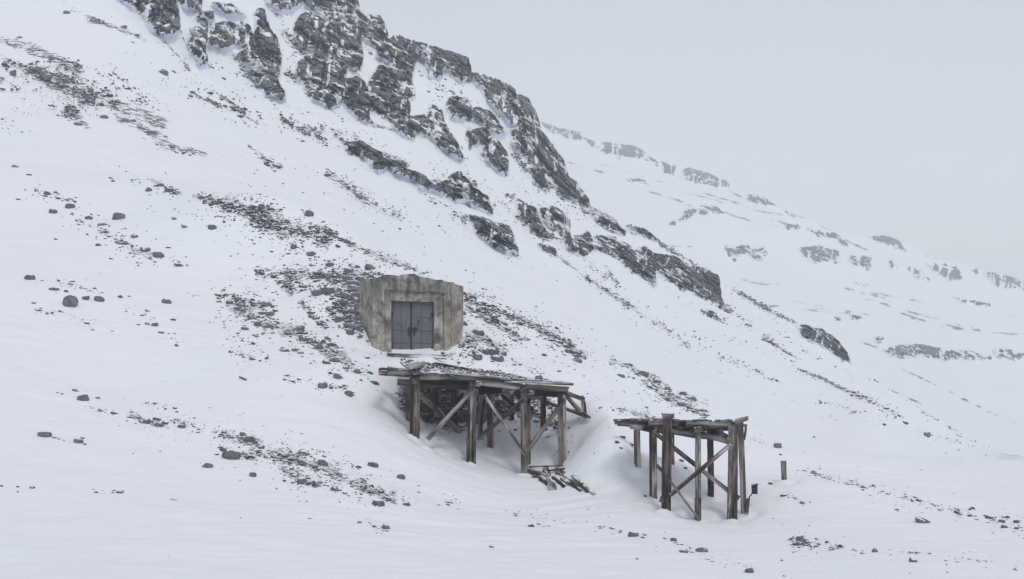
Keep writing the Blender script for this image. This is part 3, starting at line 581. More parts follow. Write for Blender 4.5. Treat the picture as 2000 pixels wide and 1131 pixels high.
def relief_sheet(pxs, skyf, footf, nrow, depthf, polys, amp, fx, fz, soft, seed, name, material, back, thr=.5, jag=5.0, ext=None, plateau=.85, ani=(9, 7, 0, 0, 1), pt=.60):
    sky_ = skyf(pxs); foot_ = footf(pxs)
    v = np.linspace(0, 1, nrow)
    PXm = np.repeat(pxs[:, None], nrow, 1); PYm = foot_[:, None] + (sky_ - foot_)[:, None] * v[None]
    D = depthf(PXm, PYm)
    X = (PXm - CX) / F * D; Z = (CY - PYm) / F * D
    base = blur(raster(polys), soft)
    q = jag
    wx = (fbm(PXm / 26, PYm / 26, D * 0, seed, 3) - .5) * 2.6 * q; wy = (fbm(PXm / 26, PYm / 26, D * 0, seed + 50, 3) - .5) * 2.6 * q
    m0 = sample(base, PXm + wx, PYm + wy)
    wide = sample(blur(base, soft * 3), PXm + wx, PYm + wy)
    # blocks and pillars stepping out of the slope
    nA = fbm(X / fx, D / fx, Z / fz, seed + 1, 4, .5)
    nB = fbm(X / (fx * .33) + 7, D / (fx * .33), Z / (fz * .4), seed + 2, 3, .55)
    rid = 1 - np.abs(2 * fbm(X / (fx * .8) + 3, D / (fx * .8), Z / (fz * 1.2), seed + 4, 3) - 1)
    st = nA * 6; ter = (np.floor(st) + np.clip((st - np.floor(st)) * 3.0, 0, 1)) / 6
    h = np.clip(m0 * 1.3, 0, 1) * (.35 + .9 * ter + .35 * nB + .3 * rid) + wide * .3
    act = m0 > .02; xa, ya, za = X[act], D[act], Z[act]; hb = np.zeros(X.shape); gap = np.ones(X.shape)
    wq = 1.2 * (fbm(xa / fx, ya / fx, za / fz, seed + 11, 3) - .5)
    sh = za * .24                                       # pillars lean with the bedding
    g1, r1, ox1, oz1 = worley((xa + sh) / (fx * .8) + wq, ya / (fx * 3.2), za / (fz * 1.5) + wq, seed + 60)
    g2, r2, ox2, oz2 = worley((xa + sh) / (fx * .38) + wq, ya / (fx * 1.6), za / (fz * .62) + wq, seed + 70)
    g3, r3, ox3, oz3 = worley(xa / (fx * .16) + wq, ya / (fx * .8), za / (fz * .2) + wq, seed + 80)
    hb[act] = (.62 * r1 + .55 * (r1 - .4) * ox1 - .30 * oz1 - .5 * np.clip(.16 - g1, 0, 1) / .16
               + .42 * (r2 + (r2 - .5) * 1.2 * ox2 - .34 * oz2) - .28 * np.clip(.13 - g2, 0, 1) / .13 + .13 * (r3 - .25 * oz3))
    h = np.clip(m0 * 1.6, 0, 1) * (.30 + hb * .95 + .25 * nB) + wide * .2
    led = np.zeros(X.shape)
    lm = np.clip(fbm(xa / (fx * 2), ya / (fx * 4), za / (fz * 1.4), seed + 90, 2) * 5 - 1.9, 0, 1)
    lv = np.maximum(np.clip((.17 - g1) / .06, 0, 1) * np.clip((oz1 - .12) * 8, 0, 1), np.clip((.15 - g2) / .05, 0, 1) * np.clip((oz2 - .15) * 8, 0, 1) * (r2 > .3))
    lv = np.maximum(lv, np.clip((.12 - g3) / .05, 0, 1) * np.clip((oz3 - .1) * 8, 0, 1) * (r3 > .6) * (r2 > .35)); led[act] = lv * lm
    h = h * amp
    und = (fbm(X / (fx * 5), D / (fx * 5), Z / (fx * 5), seed + 9, 4) - .5) * amp * .8
    k_ = 1 - h * .9 / D; X2 = X * k_ + h * .05; Y2 = D * k_ - und * .3; Z2 = Z * k_ + h * .06 + und * .35
    # normal of the displaced sheet
    V = np.stack([X2, Y2, Z2], 2)
    du = np.gradient(V, axis=0); dv = np.gradient(V, axis=1); nn = np.cross(du, dv); nn /= np.linalg.norm(nn, axis=2, keepdims=True) + 1e-9
    nzv = nn[..., 2]
    e = m0 + (fbm(PXm / ani[0] + (PYm / ani[0]) * ani[2], PYm / ani[1] - PXm * ani[3], D * 0, seed + 20, 4, .65) - .5) * ani[4]
    rock = np.clip((e - .36) * 5, 0, 1)
    res = nzv - blur(nzv, 14) * .8
    qt = np.quantile(res[m0 > .5], thr); ledge = np.clip((res - qt) * 5, 0, 1)
    patch = np.clip((fbm((PXm + PYm * .12) / 9, (PYm - PXm * .3) / 34, D * 0, seed + 30, 4, .55) - pt) * 12, 0, 1)
    patch = np.maximum(patch, np.clip((fbm(PXm / 26, (PYm - PXm * .45) / 7, D * 0, seed + 35, 3) - pt - .04) * 14, 0, 1))
    rock = rock * (1 - np.maximum(np.maximum(ledge * .9, patch * .9), led * .95)) * np.clip(m0 * 8, 0, 1)
    rock = rock * plateau * (.82 + .36 * fbm(PXm / 30, PYm / 20, D * 0, seed + 41, 2))
    # sparse veins of bare scree between the cliffs
    vein = sample(grav, PXm, PYm) * .30 if name == 'mountain' else 0
    rock = np.maximum(rock, np.clip(vein, 0, .46))
    if ext is not None: rock = np.maximum(rock, ext(PXm, PYm, X, D, Z))
    # rows closing the sheet: an apron under the foot and a back slope behind the skyline
    def cat(a, lo, hi): return np.concatenate([lo, a, hi], 1)
    fr = [(X2[:, :1] * s, Y2[:, :1] * s, Z2[:, :1] - dz) for s, dz in ((.9, 14), (.95, 6))]
    bk = [(X2[:, -1:] * (1 + .2 * k * back / 100), Y2[:, -1:] + back * k, Z2[:, -1:] - back * (.12 * k + .35 * k * k)) for k in (.1, .3, .6, 1.0, 1.6)]
    X3 = np.concatenate([a[0] for a in fr] + [X2] + [b_[0] for b_ in bk], 1)
    Y3 = np.concatenate([a[1] for a in fr] + [Y2] + [b_[1] for b_ in bk], 1)
    Z3 = np.concatenate([a[2] for a in fr] + [Z2] + [b_[2] for b_ in bk], 1)
    zc = np.zeros((len(pxs), 1)); rk = np.concatenate([zc] * 2 + [rock] + [zc] * 5, 1)
    me = grid_mesh(X3, Y3, Z3, name, {'rock': rk}); me.materials.append(material)
    return link(bpy.data.objects.new(name, me))

pxs = np.arange(-280, 2290, 1.9)
o = relief_sheet(pxs, lambda x: np.interp(x, MSKY[:, 0], MSKY[:, 1]), lambda x: np.interp(x, MFOOT[:, 0], MFOOT[:, 1]), 470, m_depth, CLIFFS, 4.6, 3.2, 7.0, 3, 100, 'mountain', M_MTN, 60, thr=.86, plateau=.98, jag=3.2, ani=(4.5, 15, .28, 0, 1.35), pt=.60)
tag(o, 'steep snowy mountainside with dark broken cliffs descending to the right', kind='structure')

# ------------------------------------------------------------------ FAR MOUNTAIN
FSKY = np.array([(900,200),(980,217),(1050,237),(1085,247),(1130,257),(1165,276),(1240,287),(1258,299),(1300,315),(1340,327),(1390,339),(1422,359),(1445,373),(1480,379),(1510,398),(1530,410),(1560,423),(1600,439),(1640,454),(1695,461),(1720,458),(1750,466),(1775,488),(1830,503),(1900,523),(1960,538),(2000,556),(2100,590),(2300,650)], float)
def far_foot(x): return np.interp(x, MSKY[:, 0], MSKY[:, 1]) + 90
FD = [(980,220,1000),(1050,240,1000),(1400,350,940),(1740,465,880),(2000,560,820),(2300,645,820),(1000,330,900),(1100,420,700),(1300,540,620),(1500,660,560),(1800,850,460),(2000,930,420),(2300,1000,420),(1380,408,760),(1500,440,760),(1700,560,700),(1450,520,690),(1900,690,600)]
fd_tps = TPS([(a, b) for a, b, c in FD], [math.log(c * (1.0 + .6 * min(1, max(0, (c - 420) / 300)))) for a, b, c in FD], 1e-3)
FSTREAK = [((1110,320),(1270,360)),((1200,330),(1400,385)),((1395,385),(1530,425)),((1500,430),(1560,448)),((1350,480),(1300,484)),((1440,545),(1520,560)),((1425,558),(1500,548)),((1640,560),(1740,590)),((1700,575),(1800,590)),((1690,585),(1900,640)),
 ((1550,590),(1700,615)),((1780,620),(1930,650)),((1860,640),(2000,655)),((1760,610),(1850,640)),((1860,580),(1990,620)),((1640,650),(1740,690)),((1760,720),(1990,830)),((1640,720),(1800,790)),
 ((1440,640),(1560,650)),((1580,600),(1625,606)),((1120,300),(1200,330)),((1260,370),(1350,400)),((1330,372),(1420,400)),((1410,415),(1520,445)),((1500,600),(1660,612)),((1260,310),(1330,345)),((1420,370),(1470,395)),((1560,425),(1640,460)),((1650,470),(1720,500)),((1810,500),(1990,560))]
def far_ext(PXm, PYm, X, D, Z):
    r = np.zeros(PXm.shape)
    for (x1, y1), (x2, y2) in FSTREAK:
        L2 = (x2 - x1) ** 2 + (y2 - y1) ** 2
        t = np.clip(((PXm - x1) * (x2 - x1) + (PYm - y1) * (y2 - y1)) / L2, 0, 1)
        dd = np.hypot(PXm - x1 - t * (x2 - x1), PYm - y1 - t * (y2 - y1) + 8 * (fbm(PXm / 40, PYm * 0, PXm * 0, 77, 2) - .5))
        r = np.maximum(r, np.exp(-(dd / 3.6) ** 2) * .60 * (fbm(PXm / 18, PYm / 6, PXm * 0, 78, 3) * 1.15 + .16))
    return np.clip(r, 0, .62)
o = relief_sheet(np.arange(905, 2290, 2.4), lambda x: np.interp(x, FSKY[:, 0], FSKY[:, 1]), far_foot, 230,
   lambda a, b_: np.exp(fd_tps(a, b_)), FARC, 10.0, 11.0, 12.5, 3, 300, 'far_mountain', M_FAR, 200, thr=.76, jag=4.0, ext=far_ext, plateau=.86, ani=(12, 4.0, 0, .2, 1.7), pt=.60)
tag(o, 'distant snow covered mountain fading into pale mist with thin rock bands', kind='structure')

# valley ground under everything
me = bpy.data.meshes.new('valley_ground')
bm = bmesh.new(); bmesh.ops.create_grid(bm, x_segments=40, y_segments=40, size=2000); bm.to_mesh(me); bm.free()
at = me.attributes.new('rock', 'FLOAT', 'POINT')
me.materials.append(M_FAR); o = link(bpy.data.objects.new('valley_ground', me)); o.location = (0, 500, -112)
tag(o, 'snow covered valley floor reaching away below the mountains', kind='structure')

# ------------------------------------------------------------------ stones
def rock_mesh(name, sub, nplane, seed, rough):
    bm = bmesh.new(); bmesh.ops.create_icosphere(bm, subdivisions=sub, radius=1.0)
    r = np.random.default_rng(seed); co = np.array([v.co[:] for v in bm.verts])
    for k in range(nplane):
        nrm = r.normal(size=3); nrm /= np.linalg.norm(nrm); off = r.uniform(.55, .88) if nplane > 6 else r.uniform(.86, .98)
        dd = np.maximum(co @ nrm - off, 0); co = co - dd[:, None] * nrm
    nse = fbm(co[:, 0] * 1.3 + seed, co[:, 1] * 1.3, co[:, 2] * 1.3, seed, 3) - .5
    co = co * (1 + rough * nse)[:, None]
    co /= np.abs(co).max(0)
    for v, c in zip(bm.verts, co): v.co = c
    fl = [[v.index for v in f.verts] for f in bm.faces]
    me = bpy.data.meshes.new(name); me.from_pydata([tuple(c) for c in co], [], fl)
    bm.free()
    for p in me.polygons: p.use_smooth = sub >= 3 and nplane <= 6
    return me, co, np.array(fl)
BIG = [rock_mesh('boulder_mesh', 3, [5, 6, 9, 12, 14][k % 5], 40 + k, [.5, .6, .8][k % 3])[0] for k in range(14)]
for m_ in BIG: m_.materials.append(M_STONE)
SMALL = [rock_mesh('tmp', 1, 5, 80 + k, .9)[1:] for k in range(12)]

gcl = np.meshgrid(np.arange(2200.), np.arange(1200.)); CL = np.clip((fbm(gcl[0] / 15 + gcl[1] / 40, gcl[1] / 8 - gcl[0] / 26, gcl[0] * 0, 701, 4, .6) - .36) * 4.0, 0, 1)
stones = []   # (px size, px, py, region, listed?)
for key, (ph, bo, bands) in R_.items():
    for px, py, s in bo: stones.append((float(s), px, py, key, True))
    for (x1, y1), (x2, y2), hw, cnt, s1, s2 in bands:
        nearf = key not in ('mountain_left', 'mountain_mid', 'mountain_right', 'cliff_foot')
        for _ in range(int(cnt * (1.4 if nearf else 1.0) * 1.9)):
            t = random.random(); halo = random.random() < .42; off = random.gauss(0, 1.6 if halo else .5) * hw
            L = math.hypot(x2 - x1, y2 - y1) + 1e-6
            px = x1 + t * (x2 - x1) - off * (y2 - y1) / L + random.gauss(0, 3); py = y1 + t * (y2 - y1) + off * (x2 - x1) / L + random.gauss(0, 1)
            s = s1 + (s2 * (1.3 if nearf else 1.05) - s1) * random.random() ** 2.4
            if halo: s = s1 * .8 + (s - s1) * .45
            cl = float(CL[int(py) % 1200, int(px) % 2200]) if halo is False else float(CL[int(py) % 1200, int(px) % 2200]) * .6 + .25
            if cl < random.random() * .75: continue
            stones.append((s, px, py, key, False))
gbl = blur(blur(grav, 28), 28)
for _ in range(6000):    # a thin sprinkling everywhere
    px, py = random.uniform(0, 2000), random.uniform(60, 1120)
    if gbl[min(int(py) + 60, 1239), int(px) + 100] < random.random() * .10: continue
    if CL[int(py), int(px)] < .28: continue
    stones.append((random.uniform(1.2, 3.2) + 2.5 * random.random() ** 6, px, py, 'sprinkle', False))
MT = {'mountain_left', 'mountain_mid', 'mountain_right', 'cliff_foot'}
def place(px, py, key):
    ci = int(np.clip(np.searchsorted(cols, px), 0, len(cols) - 1))
    sky_y = np.interp(px, MSKY[:, 0], MSKY[:, 1])
    if key in MT or py < crest_py[ci] + 1:
        if py < sky_y - 1 or py > np.interp(px, MFOOT[:, 0], MFOOT[:, 1]): return None
        return P(px, py, float(m_depth(px, py)) - .05), True
    p = hit_near(px, py)
    return (p, False) if p else None
placed = []
for s, px, py, key, listed in stones:
    if py > 1135 and not listed: continue
    r = place(px, py + s * .22, key)
    if r is None: continue
    p, mt = r
    placed.append((s, px, py, key, p, mt))
placed.sort(key=lambda a: -a[0])
def inf_portal(px, py): return 705 < px < 898 and 545 < py < 688
placed = [a for a in placed if not inf_portal(a[1], a[2])]
ind, rest = placed[:298], placed[298:]

ORD = ['first', 'second', 'third', 'fourth', 'fifth', 'sixth', 'seventh', 'eighth', 'ninth', 'tenth', 'eleventh', 'twelfth', 'thirteenth', 'fourteenth', 'fifteenth', 'sixteenth', 'seventeenth', 'eighteenth', 'nineteenth', 'twentieth', 'twenty-first', 'twenty-second', 'twenty-third', 'twenty-fourth', 'twenty-fifth', 'twenty-sixth', 'twenty-seventh', 'twenty-eighth', 'twenty-ninth', 'thirtieth', 'thirty-first', 'thirty-second', 'thirty-third']
by = {}
for a in ind: by.setdefault(a[3], []).append(a)
SPEC = {(137,590):'big round grey boulder standing clear on the open snow at the left',
 (1803,1014):'flat oval boulder with a snow filled hollow on top, right of the second trestle',
 (451,886):'largest grey boulder in the stone band on the lower left slope',
 (971,698):'pale round boulder nearest the snow platform just right of the portal doors',
 (934,648):'round boulder on the bank halfway up the right side of the portal',
 (932,695):'round dark boulder closest to the right foot of the portal',
 (962,685):'wide dark boulder behind the pale round boulder right of the portal',
 (603,417):'upright boulder standing on the snow crest high above the portal',
 (739,981):'dark boulder at the lower right end of the stone band below the first trestle',
 (728,906):'single pale boulder alone on the clean snow below the left trestle post',
 (783,931):'slanted flat stone alone on clean snow right of the pale single boulder',
 (87,846):'solitary boulder with a string of pebbles beside it near the lower left edge',
 (1236,1043):'pointed grey boulder under the second trestle, with a smaller stone at its right',
 (1784,1093):'light grey boulder near the bottom right corner, right of the rock heap',
 (1464,1114):'long pale stone at the bottom edge right of the second trestle',
 (754,1028):'flat dark stone alone near the bottom below the left stone band',
 (231,422):'large flat topped boulder at the right end of the upper left stones',
 (620,569):'large round boulder left of the stones heaped against the portal',
 (325,587):'lone pointed boulder midway between the big round boulder and the portal rubble',
 (1506,943):'small upright rock between the iron box and the lone wooden post'}
for key, lst in by.items():
    ph = R_[key][0] if key in R_ else 'on the open snow'
    cls = {}
    for a in lst:
        if (a[1], a[2]) in SPEC: continue
        shape = random.choice(('flat', 'rounded', 'jagged')); size = 'large' if a[0] >= 17 else 'medium' if a[0] >= 12.5 else 'small'
        cls.setdefault((size, shape), []).append(a)
    info = {}
    for (size, shape), q_ in cls.items():
        q_.sort(key=lambda a: a[1])
        for k, a in enumerate(q_):
            if len(q_) == 1: t_ = 'the only %s %s stone %s' % (size, shape, ph)
            elif k == 0: t_ = 'leftmost %s %s stone %s' % (size, shape, ph)
            elif k == len(q_) - 1: t_ = 'rightmost %s %s stone %s' % (size, shape, ph)
            elif k > 16: t_ = '%s from right of %s %s stones %s' % (ORD[len(q_) - 1 - k], size, shape, ph)
            else: t_ = '%s from left of %s %s stones %s' % (ORD[k], size, shape, ph)
            info[id(a)] = (shape, t_)
    for a in lst:
        s, px, py, _, p, mt = a
        R = s / 2 / F * p.y
        shape, t_ = info.get(id(a), ('rounded', SPEC.get((px, py))))
        flat = {'flat': random.uniform(.42, .55), 'rounded': random.uniform(.72, .95), 'jagged': random.uniform(.65, .95)}[shape]
        if (px, py) == (137, 590): flat = 1.08
        if (px, py) == (1803, 1014): flat = .45
        pool = {'flat': (2, 3, 7, 8), 'rounded': (0, 1, 5, 6, 10), 'jagged': (3, 4, 8, 9, 13)}[shape]
        o = bpy.data.objects.new('boulder', BIG[random.choice(pool)])
        o.scale = (R * random.uniform(1.02, 1.25), R * random.uniform(.8, 1.15), R * flat * 1.05)
        o.rotation_euler = (random.uniform(-.25, .25), random.uniform(-.05, .5), random.uniform(-.35, .35))
        o.location = p + Vector((0, 0, R * flat * .24))
        link(o); tag(o, t_, 'boulder', 'grey stones ' + ph)

def stones_mesh(lst, name):
    V, Fc = [], []; n0 = 0
    for s, px, py, key, p, mt in lst:
        co, fl = SMALL[random.randrange(12)]
        R = s / 2 / F * p.y
        a = random.uniform(0, 6.28); ca, sa = math.cos(a), math.sin(a)
        sc3 = np.array([R * random.uniform(.9, 1.4), R * random.uniform(.8, 1.2), R * random.uniform(.4, .85)])
        c = co * sc3
        tl = random.uniform(-.1, .6)                      # slabs lie with the fall of the slope
        x = c[:, 0] * math.cos(tl) + c[:, 2] * math.sin(tl); z = -c[:, 0] * math.sin(tl) + c[:, 2] * math.cos(tl)
        V.append(np.stack([x + p.x, c[:, 1] + p.y, z + p.z + R * .12], 1)); Fc.append(fl + n0); n0 += len(co)
    me = mesh_from(np.concatenate(V), np.concatenate(Fc).ravel(), 3, name, False); me.materials.append(M_RUBBLE)
    return link(bpy.data.objects.new(name, me))
tag(stones_mesh([a for a in rest if not a[5]], 'rubble'), 'small dark stones and gravel scattered over the near hillside', 'rubble', kind='stuff')
tag(stones_mesh([a for a in rest if a[5]], 'mountain_rubble'), 'small dark stones scattered in streaks over the mountain slope', 'rubble', kind='stuff')

# ------------------------------------------------------------------ mesh pieces
def prism(name, poly, depth, m, parent, bevel=.02, sub=0):
    """front polygon (list of Vectors, roughly facing the viewer) extruded away in +Y by depth"""
    bm = bmesh.new()
    vs = [bm.verts.new(p - parent.location if parent else p) for p in poly]
    f = bm.faces.new(vs)
    r = bmesh.ops.extrude_face_region(bm, geom=[f])
    for v in [g for g in r['geom'] if isinstance(g, bmesh.types.BMVert)]: v.co += Vector((0, depth, 0)) if not isinstance(depth, Vector) else depth
    bmesh.ops.recalc_face_normals(bm, faces=bm.faces)
    me = bpy.data.meshes.new(name); bm.to_mesh(me); bm.free(); me.materials.append(m)
    o = link(bpy.data.objects.new(name, me), parent)
    if bevel:
        b = o.modifiers.new('bevel', 'BEVEL'); b.width = bevel; b.segments = 2; b.limit_method = 'ANGLE'
    return o

def beam(name, p0, p1, wd, ht, m, parent=None, roll=0.0, taper=1.0, ragged=.5, up=None, bend=0.0):
    """squared timber from p0 to p1 (world), worn edges, split ends; wd across, ht up"""
    p0, p1 = Vector(p0), Vector(p1); d = p1 - p0; L = d.length; d.normalize()
    upv = Vector(up) if up else (Vector((0, -1, 0)) if abs(d.z) > .75 else Vector((0, 0, 1)))
    y = upv.cross(d).normalized(); z = d.cross(y).normalized()
    M = Matrix((d, y, z)).transposed().to_4x4(); M.translation = p0
    M = M @ Matrix.Rotation(roll, 4, 'X')
    ns = max(4, int(L / .22)); r = random.Random(int((p0.x + p0.z * 3 + p1.y) * 997))
    ring = []
    b = .16
    prof = [(-1 + b, -1), (1 - b, -1), (1, -1 + b), (1, 1 - b), (1 - b, 1), (-1 + b, 1), (-1, 1 - b), (-1, -1 + b)]
    bm = bmesh.new(); ph = r.uniform(0, 50)
    eo = [[r.uniform(-1, 1) * ragged * min(wd, ht) * .5 for _ in prof] for _ in (0, 1)]
    for i in range(ns + 1):
        t = i / ns; sc_ = 1 + (taper - 1) * t; rr = []
        for k, (a, c) in enumerate(prof):
            n1 = math.sin(ph + t * L * 1.7 + k * 2.1) * .03 + r.uniform(-.05, .05)
            x = t * L + (eo[0][k] if i == 0 else eo[1][k] if i == ns else 0)
            rr.append(bm.verts.new((x, a * wd / 2 * sc_ * (1 + n1), c * ht / 2 * sc_ * (1 + n1) + math.sin(t * math.pi) * bend)))
        ring.append(rr)
    for i in range(ns):
        for k in range(8): bm.faces.new((ring[i][k], ring[i][(k + 1) % 8], ring[i + 1][(k + 1) % 8], ring[i + 1][k]))
    bm.faces.new(ring[0][::-1]); bm.faces.new(ring[-1])
    bmesh.ops.recalc_face_normals(bm, faces=bm.faces)
    me = bpy.data.meshes.new(name); bm.to_mesh(me); bm.free(); me.materials.append(m)
    o = bpy.data.objects.new(name, me); link(o)
    if parent: o.parent = parent; M.translation = p0 - parent.location
    o.matrix_local = M
    return o

# ------------------------------------------------------------------ CONCRETE PORTAL
D0 = 68.0
portal = empty('concrete_portal', P(806, 692, D0)); tag(portal, 'weathered concrete mine portal with grey steel double doors set into the snowy hillside', 'portal')
def q(px, py, d=D0): return P(px, py, d)
# outer facade ring (broken top edge)
top = [(727,543.5),(733,543),(741,540.5),(748,537.5),(754,536),(766,536.8),(779,538),(786,535.8),(795,535.3),(804,534.2),(810,535.2),(818,539),(829,541.5),(836,542),(841,544.5),(855,546.5),(862,546),(868,549.5),(880,550.8)]
ring = [q(727, 712)] + [q(a, b) for a, b in top] + [q(880, 712), q(866.5, 712), q(866.5, 572.5), q(750.5, 567.0), q(750.5, 712)]
prism('outer_wall', ring, 4.6, M_CONC, portal, .03)
D1 = D0 + .12
ring2 = [q(750, 712, D1), q(750, 566.0, D1), q(867, 571.6, D1), q(867, 712, D1), q(847.5, 712, D1), q(847.5, 590.5, D1), q(764, 587.3, D1), q(764, 712, D1)]
prism('door_surround', ring2, 3.0, M_CONC, portal, .02)
prism('left_wing_wall', [q(701, 720, D0 + 1.5), q(702, 552, D0 + 1.5), q(705, 546.5, D0 + 1.4), q(715, 544.5, D0 + .75), q(728, 543.8, D0 + .02), q(728, 720, D0 + .02)], Vector((.25, 3.5, 0)), M_CONC, portal, .03)
prism('right_wing_wall', [q(880.4, 720, D0 + .16), q(880.4, 554.0, D0 + .16), q(886, 554.5, D0 + .18), q(893, 556, D0 + .25), q(899, 557.5, D0 + .3), q(900.7, 561, D0 + .3), q(900.7, 720, D0 + .3)], 3.2, M_CONC, portal, .04)
# shuttering seams cast as thin proud ribs
for x0_, y0_, x1_, y1_, d_ in ((753, 563.5, 866, 568.6, D0 - .012),):
    beam('casting_seam', q(x0_, y0_, d_), q(x1_, y1_, d_), .03, .05, M_CONC, portal, ragged=.2)
beam('threshold', q(757, 692.5, D0 - .30), q(866, 696.0, D0 - .22), .35, .14, M_WOODS, portal, ragged=.6)
# steel doors
D2 = D0 + .42
def leaf(x0_, x1_, yt0, yt1, yb0, yb1, rails, stiles, flip):
    l = prism('door_leaf', [q(x0_, yb0, D2), q(x0_, yt0, D2), q(x1_, yt1, D2), q(x1_, yb1, D2)], .06, M_STEEL, portal, .01)
    def strip(a, b_, wd):
        s = beam('panel_rib', q(*a, D2 - .012), q(*b_, D2 - .012), .03, wd * .45, M_SEAM, portal, ragged=0, up=(0, 0, 1) if abs(a[1] - b_[1]) < 20 else (1, 0, 0)); s.parent = l; return s
    for py in rails: strip((x0_ + .5, py), (x1_ - .5, py + 1.2), .07)
    for px in stiles: strip((px, yt0 + 1), (px, yb0 - 1), .06)
    return l
L1 = leaf(762.0, 804.9, 585.5, 587.5, 696, 697, (592.5, 644.5, 669.5), (767, 784), 0)
L2 = leaf(805.1, 849.5, 587.6, 589.0, 697, 698, (594.5, 619, 645.5, 670), (823, 844.5), 1)
for s_, l_ in ((806.5, L2), (802.8, L1)):
    h_ = beam('edge_angle', q(s_, 590.5, D2 - .03), q(s_, 693.5, D2 - .03), .06, .05, M_RUST if s_ < 805 else M_STEEL, portal, ragged=0, up=(0, 1, 0)); h_.parent = l_
hs = beam('hasp_bar', q(799, 643.2, D2 - .09), q(815, 642.6, D2 - .09), .05, .09, M_RUST, portal, ragged=.2); hs.parent = L2
for px, l_ in ((799.3, L1), (809.5, L2)):
    k = beam('pull_handle', q(px, 639, D2 - .06), q(px - .5, 655, D2 - .06), .06, .07, M_RUST, portal, ragged=.4, up=(0, 1, 0)); k.parent = l_
k = beam('pull_handle', q(809, 649, D2 - .05), q(811, 640.5, D2 - .06), .06, .11, M_RUST, portal, ragged=.4, up=(0, 1, 0)); k.parent = L2
k = beam('key_slot', q(817, 625, D2 - .02), q(817, 634, D2 - .02), .05, .07, M_RUST, portal, ragged=.3, up=(0, 1, 0)); k.parent = L2
for py in (612, 678):
    k = beam('hinge', q(843.8, py, D2 - .05), q(843.8, py + 5, D2 - .05), .08, .09, M_RUST, portal, ragged=0, up=(0, 1, 0)); k.parent = L2
    k = beam('hinge', q(766.2, py - 3, D2 - .05), q(766.2, py + 2, D2 - .05), .08, .09, M_RUST, portal, ragged=0, up=(0, 1, 0)); k.parent = L1

# ------------------------------------------------------------------ TRESTLE ONE
def px2m(pxl, d): return pxl / F * d
t1 = empty('timber_trestle', P(950, 900, 59)); tag(t1, 'long weathered timber trestle before the concrete portal, its deck strewn with stones', 'trestle', 'ruined timber trestles')
def bt(name, a, b_, wpx, m=M_WOOD, parent=t1, hm=None, **kw):
    d = (a[2] + b_[2]) / 2; w_ = px2m(wpx, d)
    return beam(name, P(*a), P(*b_), hm if hm else w_ * .8, w_, m, parent, **kw)
# posts: (x top, y top, x bottom, y bottom, distance, width px)
def post(xt, yt, xb, yb, d, wpx, m=M_WOOD, parent=t1, extra=25):
    ux = (xb - xt) / (yb - yt); w_ = px2m(wpx, d)
    return beam('post', P(xt, yt, d), P(xb + ux * extra, yb + extra, d), w_, w_ * .9, m, parent, ragged=.45)
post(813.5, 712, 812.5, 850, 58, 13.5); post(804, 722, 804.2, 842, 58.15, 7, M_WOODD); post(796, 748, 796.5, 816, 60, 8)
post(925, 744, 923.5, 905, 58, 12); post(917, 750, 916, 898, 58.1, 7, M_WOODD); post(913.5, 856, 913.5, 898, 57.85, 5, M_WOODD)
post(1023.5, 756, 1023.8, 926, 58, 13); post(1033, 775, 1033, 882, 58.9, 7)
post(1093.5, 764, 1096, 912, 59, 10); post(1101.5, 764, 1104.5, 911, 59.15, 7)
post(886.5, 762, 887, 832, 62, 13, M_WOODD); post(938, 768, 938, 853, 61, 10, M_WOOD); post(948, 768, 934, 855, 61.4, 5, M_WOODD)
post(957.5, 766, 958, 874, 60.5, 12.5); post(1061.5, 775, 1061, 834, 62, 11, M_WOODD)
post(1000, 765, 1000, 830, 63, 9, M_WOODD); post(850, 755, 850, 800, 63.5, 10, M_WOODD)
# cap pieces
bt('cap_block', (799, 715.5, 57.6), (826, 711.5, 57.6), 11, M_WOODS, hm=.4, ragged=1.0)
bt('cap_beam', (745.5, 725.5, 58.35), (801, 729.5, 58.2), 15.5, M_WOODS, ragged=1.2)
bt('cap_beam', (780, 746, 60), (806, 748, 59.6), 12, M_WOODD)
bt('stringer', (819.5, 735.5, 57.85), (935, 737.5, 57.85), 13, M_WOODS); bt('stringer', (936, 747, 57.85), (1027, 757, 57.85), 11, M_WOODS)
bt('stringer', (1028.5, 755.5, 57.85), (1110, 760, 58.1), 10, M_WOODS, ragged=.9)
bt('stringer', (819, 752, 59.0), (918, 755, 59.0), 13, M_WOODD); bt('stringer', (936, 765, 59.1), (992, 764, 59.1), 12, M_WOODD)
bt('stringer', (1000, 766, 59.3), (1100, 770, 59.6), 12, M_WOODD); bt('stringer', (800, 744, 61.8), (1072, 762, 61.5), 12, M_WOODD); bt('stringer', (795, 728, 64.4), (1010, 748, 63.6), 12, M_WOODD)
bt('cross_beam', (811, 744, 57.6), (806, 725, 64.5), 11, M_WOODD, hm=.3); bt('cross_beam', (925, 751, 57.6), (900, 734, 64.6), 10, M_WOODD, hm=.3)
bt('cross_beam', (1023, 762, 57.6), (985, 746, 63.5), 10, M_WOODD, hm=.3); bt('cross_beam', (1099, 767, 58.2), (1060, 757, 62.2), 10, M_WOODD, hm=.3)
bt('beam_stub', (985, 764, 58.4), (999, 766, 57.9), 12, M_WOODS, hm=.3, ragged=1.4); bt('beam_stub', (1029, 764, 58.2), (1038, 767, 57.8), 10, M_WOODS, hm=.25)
bt('beam_stub', (930, 752, 57.8), (937, 747, 57.6), 9, M_WOODS, hm=.25)
